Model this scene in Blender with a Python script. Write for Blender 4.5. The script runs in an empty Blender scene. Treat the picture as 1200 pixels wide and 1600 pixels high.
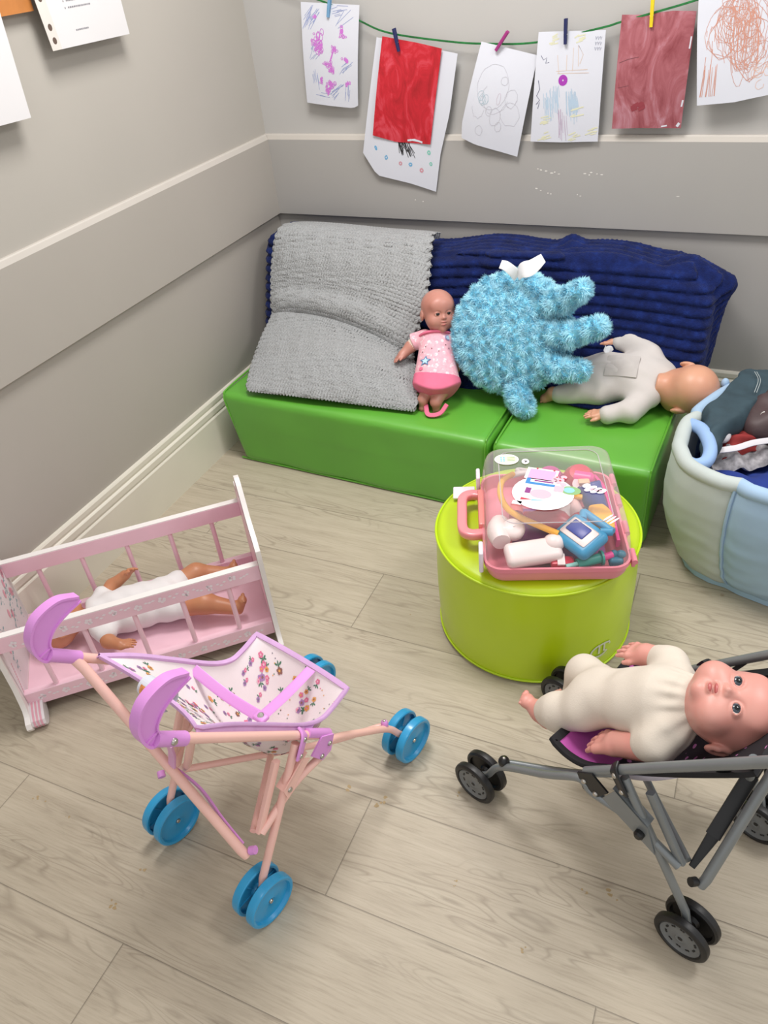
import bpy, bmesh, math, random
import numpy as np
from mathutils import Vector, Matrix

random.seed(7)
rng = np.random.default_rng(11)
SC = bpy.context.scene
COL = SC.collection
PI = math.pi


def lin(h):
    h = h.lstrip('#')
    c = [int(h[i:i + 2], 16) / 255 for i in (0, 2, 4)]
    return tuple(x / 12.92 if x <= .04045 else ((x + .055) / 1.055) ** 2.4 for x in c) + (1.0,)


# ------------------------------------------------------------------ camera, world, lights, exposure
CAM = np.array([1.7734, -2.7197, 1.6203])
YAW, PITCH, ROLL, FPX = .4896, -.6542, -.1130, 1206.1
fw = np.array([-math.sin(YAW) * math.cos(PITCH), math.cos(YAW) * math.cos(PITCH), math.sin(PITCH)])
r0 = np.array([math.cos(YAW), math.sin(YAW), 0])
u0 = np.cross(r0, fw)
rt_ = math.cos(ROLL) * r0 + math.sin(ROLL) * u0
up_ = -math.sin(ROLL) * r0 + math.cos(ROLL) * u0
cd = bpy.data.cameras.new('camera')
cam = bpy.data.objects.new('camera', cd)
COL.objects.link(cam)
cd.sensor_fit = 'VERTICAL'
cd.sensor_height = 32
cd.lens = FPX / 1600 * 32
cd.clip_start = .05
M = Matrix.Identity(4)
for i in range(3):
    M[i][0], M[i][1], M[i][2], M[i][3] = rt_[i], up_[i], -fw[i], CAM[i]
cam.matrix_world = M
SC.camera = cam

W = bpy.data.worlds.new('world')
SC.world = W
W.use_nodes = True
W.node_tree.nodes['Background'].inputs[0].default_value = (.985, .98, .98, 1)
W.node_tree.nodes['Background'].inputs[1].default_value = .80


def area(name, loc, sx, sy, power, col=(1, .972, .945)):
    l = bpy.data.lights.new(name, 'AREA')
    l.shape = 'RECTANGLE'
    l.size, l.size_y = sx, sy
    l.energy = power
    l.color = col
    o = bpy.data.objects.new(name, l)
    COL.objects.link(o)
    o.location = loc
    return o


area('ceiling_panel', (.85, -1.0, 2.58), .6, .6, 36)
area('ceiling_panel', (2.65, -1.0, 2.58), .6, .6, 26)
area('ceiling_panel', (.85, -3.0, 2.58), .6, .6, 5)
area('ceiling_panel', (2.65, -3.3, 2.58), .6, .6, 1)

SC.view_settings.view_transform = 'Standard'
SC.view_settings.look = 'None'
SC.view_settings.gamma = 1
SC.view_settings.use_curve_mapping = False
SC.view_settings.exposure = 0.0
SC.render.engine = 'CYCLES'
SC.cycles.use_denoising = True
SC.cycles.max_bounces = 8
SC.cycles.transparent_max_bounces = 16
SC.cycles.caustics_reflective = False
SC.cycles.caustics_refractive = False


# ------------------------------------------------------------------ materials
class NT:
    def __init__(s, name):
        s.m = bpy.data.materials.new(name)
        s.m.use_nodes = True
        s.t = s.m.node_tree
        s.b = s.t.nodes['Principled BSDF']

    def n(s, typ, **kw):
        nd = s.t.nodes.new(typ)
        for k, v in kw.items():
            if k.startswith('i_'):
                key = k[2:]
                key = int(key) if key.isdigit() else key.replace('_', ' ')
                nd.inputs[key].default_value = v
            else:
                setattr(nd, k, v)
        return nd

    def l(s, a, b):
        s.t.links.new(a, b)

    def ramp(s, fac, stops, interp='LINEAR'):
        r = s.n('ShaderNodeValToRGB')
        r.color_ramp.interpolation = interp
        els = r.color_ramp.elements
        while len(els) < len(stops):
            els.new(.5)
        for e, (p, c) in zip(els, stops):
            e.position = p
            e.color = c
        if fac is not None:
            s.l(fac, r.inputs[0])
        return r

    def mix(s, fac, a, b, typ='MIX'):
        m = s.n('ShaderNodeMix', data_type='RGBA', blend_type=typ)
        for idx, v in ((0, fac), (6, a), (7, b)):
            if hasattr(v, 'is_linked') or hasattr(v, 'links'):
                s.l(v, m.inputs[idx])
            else:
                m.inputs[idx].default_value = v
        return m.outputs[2]

    def bump(s, h, strength=.3, dist=.002):
        b = s.n('ShaderNodeBump', i_Strength=strength, i_Distance=dist)
        s.l(h, b.inputs['Height'])
        s.l(b.outputs[0], s.b.inputs['Normal'])

    def math(s, op, a, b=0.0):
        m = s.n('ShaderNodeMath', operation=op)
        for i, v in ((0, a), (1, b)):
            if hasattr(v, 'links'):
                s.l(v, m.inputs[i])
            else:
                m.inputs[i].default_value = v
        return m.outputs[0]


_mc = {}


def pm(name, hexc, rough=.5, var=.06, scale=8.0, metal=0.0, bump=0.0, bscale=200.0, sheen=0.0, coat=0.0, spec=.5):
    """plain procedural material: base colour with slight mottling, optional bump"""
    if name in _mc:
        return _mc[name]
    k = NT(name)
    c = lin(hexc)
    tc = k.n('ShaderNodeTexCoord')
    nz = k.n('ShaderNodeTexNoise', i_Scale=scale, i_Detail=4.0)
    k.l(tc.outputs['Object'], nz.inputs['Vector'])
    lo = tuple(x * (1 - var) for x in c[:3]) + (1,)
    hi = tuple(min(1, x * (1 + var)) for x in c[:3]) + (1,)
    r = k.ramp(nz.outputs['Fac'], [(.3, lo), (.7, hi)])
    k.l(r.outputs[0], k.b.inputs['Base Color'])
    k.b.inputs['Roughness'].default_value = rough
    k.b.inputs['Metallic'].default_value = metal
    k.b.inputs['Specular IOR Level'].default_value = spec
    k.b.inputs['Sheen Weight'].default_value = sheen
    k.b.inputs['Coat Weight'].default_value = coat
    if bump:
        n2 = k.n('ShaderNodeTexNoise', i_Scale=bscale, i_Detail=3.0)
        k.l(tc.outputs['Object'], n2.inputs['Vector'])
        k.bump(n2.outputs['Fac'], bump, .002)
    _mc[name] = k.m
    return k.m


def wood_floor():
    k = NT('vinyl_plank_floor')
    uv = k.n('ShaderNodeUVMap', uv_map='grain')
    loc = k.n('ShaderNodeUVMap', uv_map='plank')
    mp = k.n('ShaderNodeMapping')
    k.l(uv.outputs[0], mp.inputs[0])
    mp.inputs['Scale'].default_value = (2.2, 26, 1)
    n1 = k.n('ShaderNodeTexNoise', i_Scale=1.6, i_Detail=8.0, i_Roughness=.62, i_Distortion=.7)
    k.l(mp.outputs[0], n1.inputs['Vector'])
    mp2 = k.n('ShaderNodeMapping')
    k.l(uv.outputs[0], mp2.inputs[0])
    mp2.inputs['Scale'].default_value = (12, 230, 1)
    n2 = k.n('ShaderNodeTexNoise', i_Scale=1.0, i_Detail=5.0, i_Roughness=.7)
    k.l(mp2.outputs[0], n2.inputs['Vector'])
    # cathedral figure
    mp3 = k.n('ShaderNodeMapping')
    k.l(uv.outputs[0], mp3.inputs[0])
    mp3.inputs['Scale'].default_value = (1.1, 7.0, 1)
    n3 = k.n('ShaderNodeTexNoise', i_Scale=1.7, i_Detail=2.0, i_Distortion=.4)
    k.l(mp3.outputs[0], n3.inputs['Vector'])
    rings = k.math('FRACT', k.math('MULTIPLY', n3.outputs['Fac'], 16.0))
    tri = k.math('ABSOLUTE', k.math('SUBTRACT', rings, .5))
    rr = k.ramp(tri, [(.30, (0, 0, 0, 1)), (.5, (1, 1, 1, 1))])
    patch = k.n('ShaderNodeTexNoise', i_Scale=1.3, i_Detail=1.0)
    k.l(mp3.outputs[0], patch.inputs['Vector'])
    pr = k.ramp(patch.outputs['Fac'], [(.50, (0, 0, 0, 1)), (.62, (1, 1, 1, 1))])
    fig = k.math('MULTIPLY', k.math('MULTIPLY', rr.outputs[0], pr.outputs[0]), n2.outputs['Fac'])
    c1 = k.ramp(n1.outputs['Fac'], [(.26, lin('#9a8f7f')), (.44, lin('#b1a696')), (.6, lin('#bab0a0')), (.78, lin('#c3b9aa'))])
    c2 = k.ramp(n2.outputs['Fac'], [(.3, lin('#9c9181')), (.5, lin('#beb3a3')), (.75, lin('#cac0b0'))])
    base = k.mix(.42, c1.outputs[0], c2.outputs[0])
    mp4 = k.n('ShaderNodeMapping')
    k.l(uv.outputs[0], mp4.inputs[0])
    mp4.inputs['Scale'].default_value = (3.0, 55, 1)
    n4 = k.n('ShaderNodeTexNoise', i_Scale=1.3, i_Detail=6.0, i_Roughness=.75, i_Distortion=.5)
    k.l(mp4.outputs[0], n4.inputs['Vector'])
    n5 = k.n('ShaderNodeTexNoise', i_Scale=2.6, i_Detail=2.0)
    k.l(mp3.outputs[0], n5.inputs['Vector'])
    st4 = k.ramp(n4.outputs['Fac'], [(.54, (0, 0, 0, 1)), (.70, (1, 1, 1, 1))])
    pt5 = k.ramp(n5.outputs['Fac'], [(.50, (0, 0, 0, 1)), (.68, (1, 1, 1, 1))])
    base = k.mix(k.math('MULTIPLY', k.math('MULTIPLY', st4.outputs[0], pt5.outputs[0]), .75), base, lin('#7f7466'))
    base = k.mix(k.math('MULTIPLY', fig, .9), base, lin('#85796b'))
    wn = k.n('ShaderNodeTexWhiteNoise')
    att = k.n('ShaderNodeAttribute', attribute_name='pid')
    wn.noise_dimensions = '1D'
    k.l(att.outputs['Fac'], wn.inputs['W'])
    tone = k.ramp(wn.outputs['Value'], [(0, (.88, .87, .82, 1)), (1, (.985, .98, .94, 1))])
    base = k.mix(1.0, base, tone.outputs[0], 'MULTIPLY')
    # knots
    tc = k.n('ShaderNodeTexCoord')
    vo = k.n('ShaderNodeTexVoronoi', i_Scale=2.3)
    k.l(tc.outputs['Object'], vo.inputs['Vector'])
    nzk = k.n('ShaderNodeTexNoise', i_Scale=60.0)
    k.l(tc.outputs['Object'], nzk.inputs['Vector'])
    dk = k.math('ADD', vo.outputs['Distance'], k.math('MULTIPLY', nzk.outputs['Fac'], .03))
    kr = k.ramp(dk, [(.018, (1, 1, 1, 1)), (.034, (0, 0, 0, 1))])
    base = k.mix(k.math('MULTIPLY', kr.outputs[0], .5), base, lin('#7a5e3c'))
    # seams
    sx = k.n('ShaderNodeSeparateXYZ')
    k.l(loc.outputs[0], sx.inputs[0])
    d = k.math('MINIMUM', sx.outputs[0], sx.outputs[1])
    sr = k.ramp(d, [(.0014, (1, 1, 1, 1)), (.0030, (0, 0, 0, 1))])
    base = k.mix(k.math('MULTIPLY', sr.outputs[0], .72), base, lin('#4c443a'))
    k.l(base, k.b.inputs['Base Color'])
    k.b.inputs['Roughness'].default_value = .5
    k.b.inputs['Specular IOR Level'].default_value = .35
    hh = k.math('SUBTRACT', n2.outputs['Fac'], sr.outputs[0])
    k.bump(hh, .12, .001)
    return k.m


def painted_red(name, dark, mid, light, sc=3.0, white=None):
    k = NT(name)
    tc = k.n('ShaderNodeTexCoord')
    mp = k.n('ShaderNodeMapping')
    mp.inputs['Scale'].default_value = (sc * 3.2, sc, sc * 1.5)
    k.l(tc.outputs['Object'], mp.inputs[0])
    n1 = k.n('ShaderNodeTexNoise', i_Scale=1.6, i_Detail=9.0, i_Roughness=.62, i_Distortion=1.6)
    k.l(mp.outputs[0], n1.inputs['Vector'])
    r = k.ramp(n1.outputs['Fac'], [(.3, lin(dark)), (.5, lin(mid)), (.68, lin(light))])
    out = r.outputs[0]
    if white:
        n2 = k.n('ShaderNodeTexNoise', i_Scale=9.0, i_Detail=5.0)
        k.l(tc.outputs['Object'], n2.inputs['Vector'])
        wr = k.ramp(n2.outputs['Fac'], [(.68, (0, 0, 0, 1)), (.74, (1, 1, 1, 1))])
        out = k.mix(wr.outputs[0], out, lin(white))
    k.l(out, k.b.inputs['Base Color'])
    k.b.inputs['Roughness'].default_value = .55
    k.bump(n1.outputs['Fac'], .35, .004)
    return k.m


def clear_plastic(name, tint='#ffffff', alpha=.13, rough=.06):
    k = NT(name)
    tr = k.n('ShaderNodeBsdfTransparent')
    tr.inputs[0].default_value = lin(tint)
    gl = k.n('ShaderNodeBsdfPrincipled')
    gl.inputs['Base Color'].default_value = (.8, .8, .8, 1)
    gl.inputs['Roughness'].default_value = rough
    lw = k.n('ShaderNodeLayerWeight', i_Blend=.35)
    f = k.math('ADD', k.math('MULTIPLY', lw.outputs['Facing'], .42), alpha)
    mx = k.n('ShaderNodeMixShader')
    k.l(f, mx.inputs[0])
    k.l(tr.outputs[0], mx.inputs[1])
    k.l(gl.outputs[0], mx.inputs[2])
    k.l(mx.outputs[0], k.t.nodes['Material Output'].inputs['Surface'])
    return k.m


# ------------------------------------------------------------------ mesh building
class MB:
    def __init__(s):
        s.v, s.f, s.m = [], [], []

    def add(s, verts, faces, mi=0):
        o = len(s.v)
        s.v.extend([tuple(map(float, p)) for p in verts])
        s.f.extend([tuple(i + o for i in f) for f in faces])
        s.m.extend([mi] * len(faces))
        return s

    def tube(s, pts, r, n=12, mi=0, cap=True, flat=None):
        """sweep; r number or list; flat=(up vector, half width, half thickness) makes a strap"""
        P = [np.array(p, float) for p in pts]
        N = len(P)
        rr = r if hasattr(r, '__len__') else [r] * N
        T = []
        for i in range(N):
            a = P[max(0, i - 1)]
            b = P[min(N - 1, i + 1)]
            t = b - a
            T.append(t / (np.linalg.norm(t) + 1e-12))
        up = np.array([0, 0, 1.]) if abs(T[0][2]) < .9 else np.array([1., 0, 0])
        if flat is not None:
            up = np.array(flat, float)
        x = np.cross(up, T[0])
        x /= np.linalg.norm(x)
        verts = []
        for i in range(N):
            x = x - T[i] * (x @ T[i])
            x /= np.linalg.norm(x)
            y = np.cross(T[i], x)
            for k in range(n):
                a = 2 * PI * k / n
                rad = rr[i]
                if isinstance(rad, tuple):
                    ca, sa = math.cos(a), math.sin(a)
                    e = .45
                    cx = math.copysign(abs(ca) ** e, ca)
                    sy = math.copysign(abs(sa) ** e, sa)
                    verts.append(P[i] + x * cx * rad[0] + y * sy * rad[1])
                else:
                    verts.append(P[i] + (x * math.cos(a) + y * math.sin(a)) * rad)
        faces = []
        for i in range(N - 1):
            for k in range(n):
                a, b = i * n + k, i * n + (k + 1) % n
                faces.append((a, b, b + n, a + n))
        if cap:
            faces.append(tuple(range(n - 1, -1, -1)))
            faces.append(tuple((N - 1) * n + k for k in range(n)))
        return s.add(verts, faces, mi)

    def lathe(s, prof, org, axis, n=32, mi=0):
        """prof list of (radius, along)"""
        A = np.array(axis, float)
        A /= np.linalg.norm(A)
        t = np.array([0, 0, 1.]) if abs(A[2]) < .9 else np.array([1., 0, 0])
        x = np.cross(t, A)
        x /= np.linalg.norm(x)
        y = np.cross(A, x)
        O = np.array(org, float)
        verts, faces = [], []
        for r, h in prof:
            for k in range(n):
                a = 2 * PI * k / n
                verts.append(O + A * h + (x * math.cos(a) + y * math.sin(a)) * max(r, 1e-5))
        for i in range(len(prof) - 1):
            for k in range(n):
                a, b = i * n + k, i * n + (k + 1) % n
                faces.append((a, b, b + n, a + n))
        return s.add(verts, faces, mi)

    def box(s, c, size, R=None, mi=0, bev=0.0, seg=2):
        bm = bmesh.new()
        bmesh.ops.create_cube(bm, size=1)
        for v in bm.verts:
            v.co = Vector((v.co.x * size[0], v.co.y * size[1], v.co.z * size[2]))
        if bev:
            bmesh.ops.bevel(bm, geom=bm.edges[:], offset=bev, segments=seg, profile=.5, affect='EDGES')
        bm.verts.index_update()
        vs = np.array([v.co[:] for v in bm.verts])
        fs = [tuple(v.index for v in f.verts) for f in bm.faces]
        bm.free()
        if R is not None:
            vs = vs @ np.array(R, float)      # rows of R are local axes in world
        return s.add(vs + np.array(c, float), fs, mi)

    def prism(s, poly, z0, z1, fn=None, mi=0):
        """extrude 2D polygon; fn maps (x,y,z)->world"""
        n = len(poly)
        vs = [(x, y, z0) for x, y in poly] + [(x, y, z1) for x, y in poly]
        if fn:
            vs = [fn(*p) for p in vs]
        fs = [tuple(range(n - 1, -1, -1)), tuple(range(n, 2 * n))]
        for i in range(n):
            j = (i + 1) % n
            fs.append((i, j, j + n, i + n))
        return s.add(vs, fs, mi)

    def grid(s, f, nu, nv, t=0.0, mi=0, wrap=False):
        """surface f(u,v)->xyz, optional thickness t"""
        us = np.linspace(0, 1, nu)
        vs = np.linspace(0, 1, nv)
        P = np.array([[f(u, v) for v in vs] for u in us], float)
        idx = lambda i, j, o=0: o + i * nv + j
        faces = []
        for i in range(nu - 1):
            for j in range(nv - 1):
                faces.append((idx(i, j), idx(i + 1, j), idx(i + 1, j + 1), idx(i, j + 1)))
        if t == 0:
            return s.add(P.reshape(-1, 3), faces, mi)
        du = np.gradient(P, axis=0)
        dv = np.gradient(P, axis=1)
        N = np.cross(du, dv)
        N /= np.linalg.norm(N, axis=2, keepdims=True) + 1e-12
        Q = P - N * t
        o = nu * nv
        back = [tuple(i + o for i in reversed(fc)) for fc in faces]
        side = []
        for i in range(nu - 1):
            side.append((idx(i, 0), idx(i, 0, o), idx(i + 1, 0, o), idx(i + 1, 0)))
            side.append((idx(i + 1, nv - 1), idx(i + 1, nv - 1, o), idx(i, nv - 1, o), idx(i, nv - 1)))
        for j in range(nv - 1):
            side.append((idx(0, j + 1), idx(0, j + 1, o), idx(0, j, o), idx(0, j)))
            side.append((idx(nu - 1, j), idx(nu - 1, j, o), idx(nu - 1, j + 1, o), idx(nu - 1, j + 1)))
        return s.add(np.concatenate([P.reshape(-1, 3), Q.reshape(-1, 3)]), faces + back + side, mi)

    def sphere(s, c, r, mi=0, nu=12, nv=16, R=None):
        r = r if hasattr(r, '__len__') else (r, r, r)
        vs, fs = [], []
        for i in range(nu + 1):
            th = PI * i / nu
            for k in range(nv):
                a = 2 * PI * k / nv
                vs.append((r[0] * math.sin(th) * math.cos(a), r[1] * math.sin(th) * math.sin(a), r[2] * math.cos(th)))
        for i in range(nu):
            for k in range(nv):
                a, b = i * nv + k, i * nv + (k + 1) % nv
                fs.append((a, a + nv, b + nv, b))
        vs = np.array(vs)
        if R is not None:
            vs = vs @ np.array(R, float)
        return s.add(vs + np.array(c, float), fs, mi)

    def build(s, name, mats, parent=None, org=None, smooth=True, sharp=40):
        me = bpy.data.meshes.new(name)
        V = np.array(s.v)
        base = np.zeros(3)
        if parent is not None:
            q = parent
            while q is not None:
                base += np.array(q.location)
                q = q.parent
            org = base
        if org is None:
            org = np.array([(V[:, 0].min() + V[:, 0].max()) / 2, (V[:, 1].min() + V[:, 1].max()) / 2, V[:, 2].min()])
        V = V - np.array(org)
        me.from_pydata([tuple(p) for p in V], [], s.f)
        if not isinstance(mats, (list, tuple)):
            mats = [mats]
        for m in mats:
            me.materials.append(m)
        if len(mats) > 1:
            me.polygons.foreach_set('material_index', s.m)
        me.validate()
        bm = bmesh.new()
        bm.from_mesh(me)
        bmesh.ops.remove_doubles(bm, verts=bm.verts, dist=1e-6)
        bmesh.ops.recalc_face_normals(bm, faces=bm.faces)
        if smooth:
            for f in bm.faces:
                f.smooth = True
            ca = math.radians(sharp)
            for e in bm.edges:
                if len(e.link_faces) == 2 and e.calc_face_angle(0) > ca:
                    e.smooth = False
        bm.to_mesh(me)
        bm.free()
        o = bpy.data.objects.new(name, me)
        COL.objects.link(o)
        if parent is not None:
            o.parent = parent
            o.location = (0, 0, 0)
        else:
            o.location = tuple(org)
        return o


def tag(o, label=None, cat=None, group=None, kind=None):
    if label: o['label'] = label
    if cat: o['category'] = cat
    if group: o['group'] = group
    if kind: o['kind'] = kind
    return o


def thing(name, label, cat, loc, group=None):
    o = bpy.data.objects.new(name, None)
    COL.objects.link(o)
    o.empty_display_size = .05
    o.location = tuple(map(float, loc))
    return tag(o, label, cat, group)


def nrm(a):
    a = np.array(a, float)
    return a / np.linalg.norm(a)


def bez(pts, n=16):
    """smooth Catmull-Rom through points"""
    P = [np.array(p, float) for p in pts]
    P = [2 * P[0] - P[1]] + P + [2 * P[-1] - P[-2]]
    out = []
    for i in range(1, len(P) - 2):
        for k in range(n):
            t = k / n
            a, b, c, d = P[i - 1:i + 3]
            out.append(.5 * ((2 * b) + (c - a) * t + (2 * a - 5 * b + 4 * c - d) * t * t + (3 * b - a - 3 * c + d) * t ** 3))
    out.append(P[-2])
    return out


# ---- signed distance modelling with surface nets
def sd_sph(P, c, r):
    return np.linalg.norm(P - np.array(c), axis=1) - r


def sd_ell(P, c, r, R=None):
    q = P - np.array(c, float)
    if R is not None:
        q = q @ np.array(R, float).T
    r = np.array(r, float)
    k0 = np.linalg.norm(q / r, axis=1)
    k1 = np.linalg.norm(q / (r * r), axis=1)
    return k0 * (k0 - 1) / (k1 + 1e-9)


def sd_cap(P, a, b, r1, r2=None):
    if r2 is None: r2 = r1
    a = np.array(a, float)
    ba = np.array(b, float) - a
    h = np.clip(((P - a) @ ba) / (ba @ ba), 0, 1)
    return np.linalg.norm(P - a - h[:, None] * ba, axis=1) - (r1 + (r2 - r1) * h)


def sd_box(P, c, half, R=None, rad=0.0):
    q = P - np.array(c, float)
    if R is not None:
        q = q @ np.array(R, float).T
    q = np.abs(q) - (np.array(half) - rad)
    return np.linalg.norm(np.maximum(q, 0), axis=1) + np.minimum(q.max(axis=1), 0) - rad


def smin(a, b, k):
    h = np.clip(.5 + .5 * (b - a) / k, 0, 1)
    return b + (a - b) * h - k * h * (1 - h)


def smax(a, b, k):
    return -smin(-a, -b, k)


def sun(k, *ds):
    d = ds[0]
    for e in ds[1:]:
        d = smin(d, e, k)
    return d


def nets(fn, lo, hi, h):
    lo = np.array(lo, float)
    hi = np.array(hi, float)
    n = np.maximum(((hi - lo) / h).astype(int) + 2, 4)
    B = 5
    nb = (n + B - 1) // B
    n = nb * B
    cx = [lo[i] + (np.arange(nb[i]) * B + (B - 1) / 2) * h for i in range(3)]
    G = np.stack(np.meshgrid(*cx, indexing='ij'), -1).reshape(-1, 3)
    dc = fn(G).reshape(nb)
    act = np.abs(dc) < B * h * 1.9
    full = np.repeat(np.repeat(np.repeat(dc, B, 0), B, 1), B, 2)
    ma = np.repeat(np.repeat(np.repeat(act, B, 0), B, 1), B, 2)
    I = np.argwhere(ma)
    for s in range(0, len(I), 400000):
        J = I[s:s + 400000]
        full[J[:, 0], J[:, 1], J[:, 2]] = fn(lo + J * h)
    S = full < 0
    V = full
    # cells
    c = np.zeros(n - 1, int)
    for dx in (0, 1):
        for dy in (0, 1):
            for dz in (0, 1):
                c += S[dx:n[0] - 1 + dx, dy:n[1] - 1 + dy, dz:n[2] - 1 + dz]
    cells = np.argwhere((c > 0) & (c < 8))
    vid = -np.ones(n - 1, int)
    vid[cells[:, 0], cells[:, 1], cells[:, 2]] = np.arange(len(cells))
    acc = np.zeros((len(cells), 3))
    cnt = np.zeros(len(cells))
    corners = [(0, 0, 0), (1, 0, 0), (0, 1, 0), (1, 1, 0), (0, 0, 1), (1, 0, 1), (0, 1, 1), (1, 1, 1)]
    for i in range(8):
        for j in range(i + 1, 8):
            a, b = np.array(corners[i]), np.array(corners[j])
            if np.abs(a - b).sum() != 1: continue
            A = cells + a
            Bc = cells + b
            va = V[A[:, 0], A[:, 1], A[:, 2]]
            vb = V[Bc[:, 0], Bc[:, 1], Bc[:, 2]]
            m = (va < 0) != (vb < 0)
            t = np.where(m, va / np.where(m, va - vb, 1), 0)
            p = a + (b - a) * t[:, None]
            acc[m] += p[m]
            cnt[m] += 1
    verts = lo + (cells + acc / np.maximum(cnt, 1)[:, None]) * h
    faces = []
    for ax in range(3):
        o1, o2 = [(1, 2), (2, 0), (0, 1)][ax]
        sl0 = [slice(1, n[k] - 1) for k in range(3)]
        sl0[ax] = slice(0, n[ax] - 1)
        sl1 = list(sl0)
        sl1[ax] = slice(1, n[ax])
        E = S[tuple(sl0)] != S[tuple(sl1)]
        idx = np.argwhere(E)
        off = np.ones(3, int)
        off[ax] = 0
        idx = idx + off
        d1 = np.zeros(3, int)
        d1[o1] = 1
        d2 = np.zeros(3, int)
        d2[o2] = 1
        q = [idx - d1 - d2, idx - d2, idx, idx - d1]
        ids = np.stack([vid[x[:, 0], x[:, 1], x[:, 2]] for x in q], 1)
        sgn = S[idx[:, 0], idx[:, 1], idx[:, 2]]
        ids = np.where(sgn[:, None], ids, ids[:, ::-1])
        ids = ids[(ids >= 0).all(1)]
        faces.append(ids)
    return verts, np.concatenate(faces)


def sdf_obj(name, fn, lo, hi, h, mats, parent=None, org=None, matfn=None):
    V, F = nets(fn, lo, hi, h)
    me = bpy.data.meshes.new(name)
    base = np.zeros(3)
    if parent is not None:
        q = parent
        while q is not None:
            base += np.array(q.location)
            q = q.parent
        org = base
    if org is None:
        org = np.array([(V[:, 0].min() + V[:, 0].max()) / 2, (V[:, 1].min() + V[:, 1].max()) / 2, V[:, 2].min()])
    me.from_pydata((V - org).tolist(), [], F.tolist())
    if not isinstance(mats, (list, tuple)): mats = [mats]
    for m in mats: me.materials.append(m)
    me.polygons.foreach_set('use_smooth', [True] * len(F))
    if matfn is not None:
        cen = V[F].mean(axis=1)
        me.polygons.foreach_set('material_index', matfn(cen).astype(int).tolist())
    me.update()
    o = bpy.data.objects.new(name, me)
    COL.objects.link(o)
    if parent is not None:
        o.parent = parent
    else:
        o.location = tuple(org)
    o['_n'] = 0
    del o['_n']
    return o


def frame(zv, yv):
    """rows: right, forward, up from approximate up zv and forward yv"""
    z = nrm(zv)
    y = np.array(yv, float)
    y = nrm(y - z * (y @ z))
    x = np.cross(y, z)
    return np.array([x, y, z])


# ------------------------------------------------------------------ baby doll anatomy
def sd_head(P, c, R, s, smile=False, nk=-.56):
    """c head centre, R rows right/forward/up, s = head height"""
    q = ((P - np.array(c)) @ np.array(R).T) / s
    m = np.abs(q[:, 0])
    qs = np.stack([m, q[:, 1], q[:, 2]], 1)
    d = sd_ell(q, (0, -.05, .12), (.40, .455, .40))
    d = smin(d, sd_ell(q, (0, .06, -.17), (.335, .33, .25 if smile else .32)), .12)
    d = smin(d, sd_sph(qs, (.185, .215, -.20), .165), .08)
    d = smin(d, sd_sph(q, (0, .268, -.345 if smile else -.395), .070 if smile else .078), .09)
    d = smin(d, sd_ell(q, (0, .29, .17), (.26, .10, .14)), .12)
    # eye sockets
    d = smax(d, -sd_ell(qs, (.138, .43, -.03), (.078, .11, .052)), .05)
    # lids
    d = smin(d, np.maximum(sd_ell(qs, (.136, .322, -.03), (.080, .080, .070)), -sd_ell(qs, (.138, .42, -.035), (.060, .12, .037))), .02)
    # nose
    d = smin(d, sd_cap(q, (0, .36, -.06), (0, .415, -.125), .018, .032), .05)
    d = smin(d, sd_sph(qs, (.036, .388, -.132), .024), .03)
    # lips
    d = smax(d, -sd_ell(q, (0, .43, -.245), (.085, .07, .02)), .03)
    d = smin(d, sd_ell(q, (0, .378, -.218), (.066, .034, .022)), .025)
    d = smin(d, sd_ell(q, (0, .372, -.280), (.056, .036, .026)), .025)
    if smile:
        d = smax(d, -sd_ell(q, (0, .42, -.25), (.075, .07, .03)), .015)
        d = smin(d, sd_ell(q, (0, .33, -.25), (.05, .03, .02)), .01)
    # ears
    e = sd_ell(qs, (.405, -.06, -.06), (.045, .085, .125))
    e = smax(e, -sd_ell(qs, (.452, -.045, -.05), (.03, .05, .085)), .02)
    e = smin(e, sd_sph(qs, (.415, -.01, -.07), .028), .02)
    d = smin(d, e, .03)
    # neck
    d = smin(d, sd_cap(q, (0, -.06, max(-.28, nk + .03)), (0, -.10, nk), .19, .20), .08)
    return d * s


def eyes(parent, c, R, s, iris):
    R = np.array(R)
    for sx in (-1, 1):
        p = np.array(c) + (np.array([sx * .136, .314, -.03]) * s) @ R
        mb = MB()
        rad = .074 * s
        nu, nv = 18, 20
        # sphere aligned so pole is the gaze direction
        A = np.array([R[0], R[2], R[1]])
        A = np.array([R[0], -R[2], R[1]])
        mb.sphere(p, rad, 0, nu, nv, A)
        mi = []
        for i in range(nu):
            th = 180 * (i + .5) / nu
            mi += [2 if th < 17 else (1 if th < 42 else 0)] * nv
        mb.m = mi
        mb.build('eye', [M_eye_white, iris, M_pupil], parent)


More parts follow.
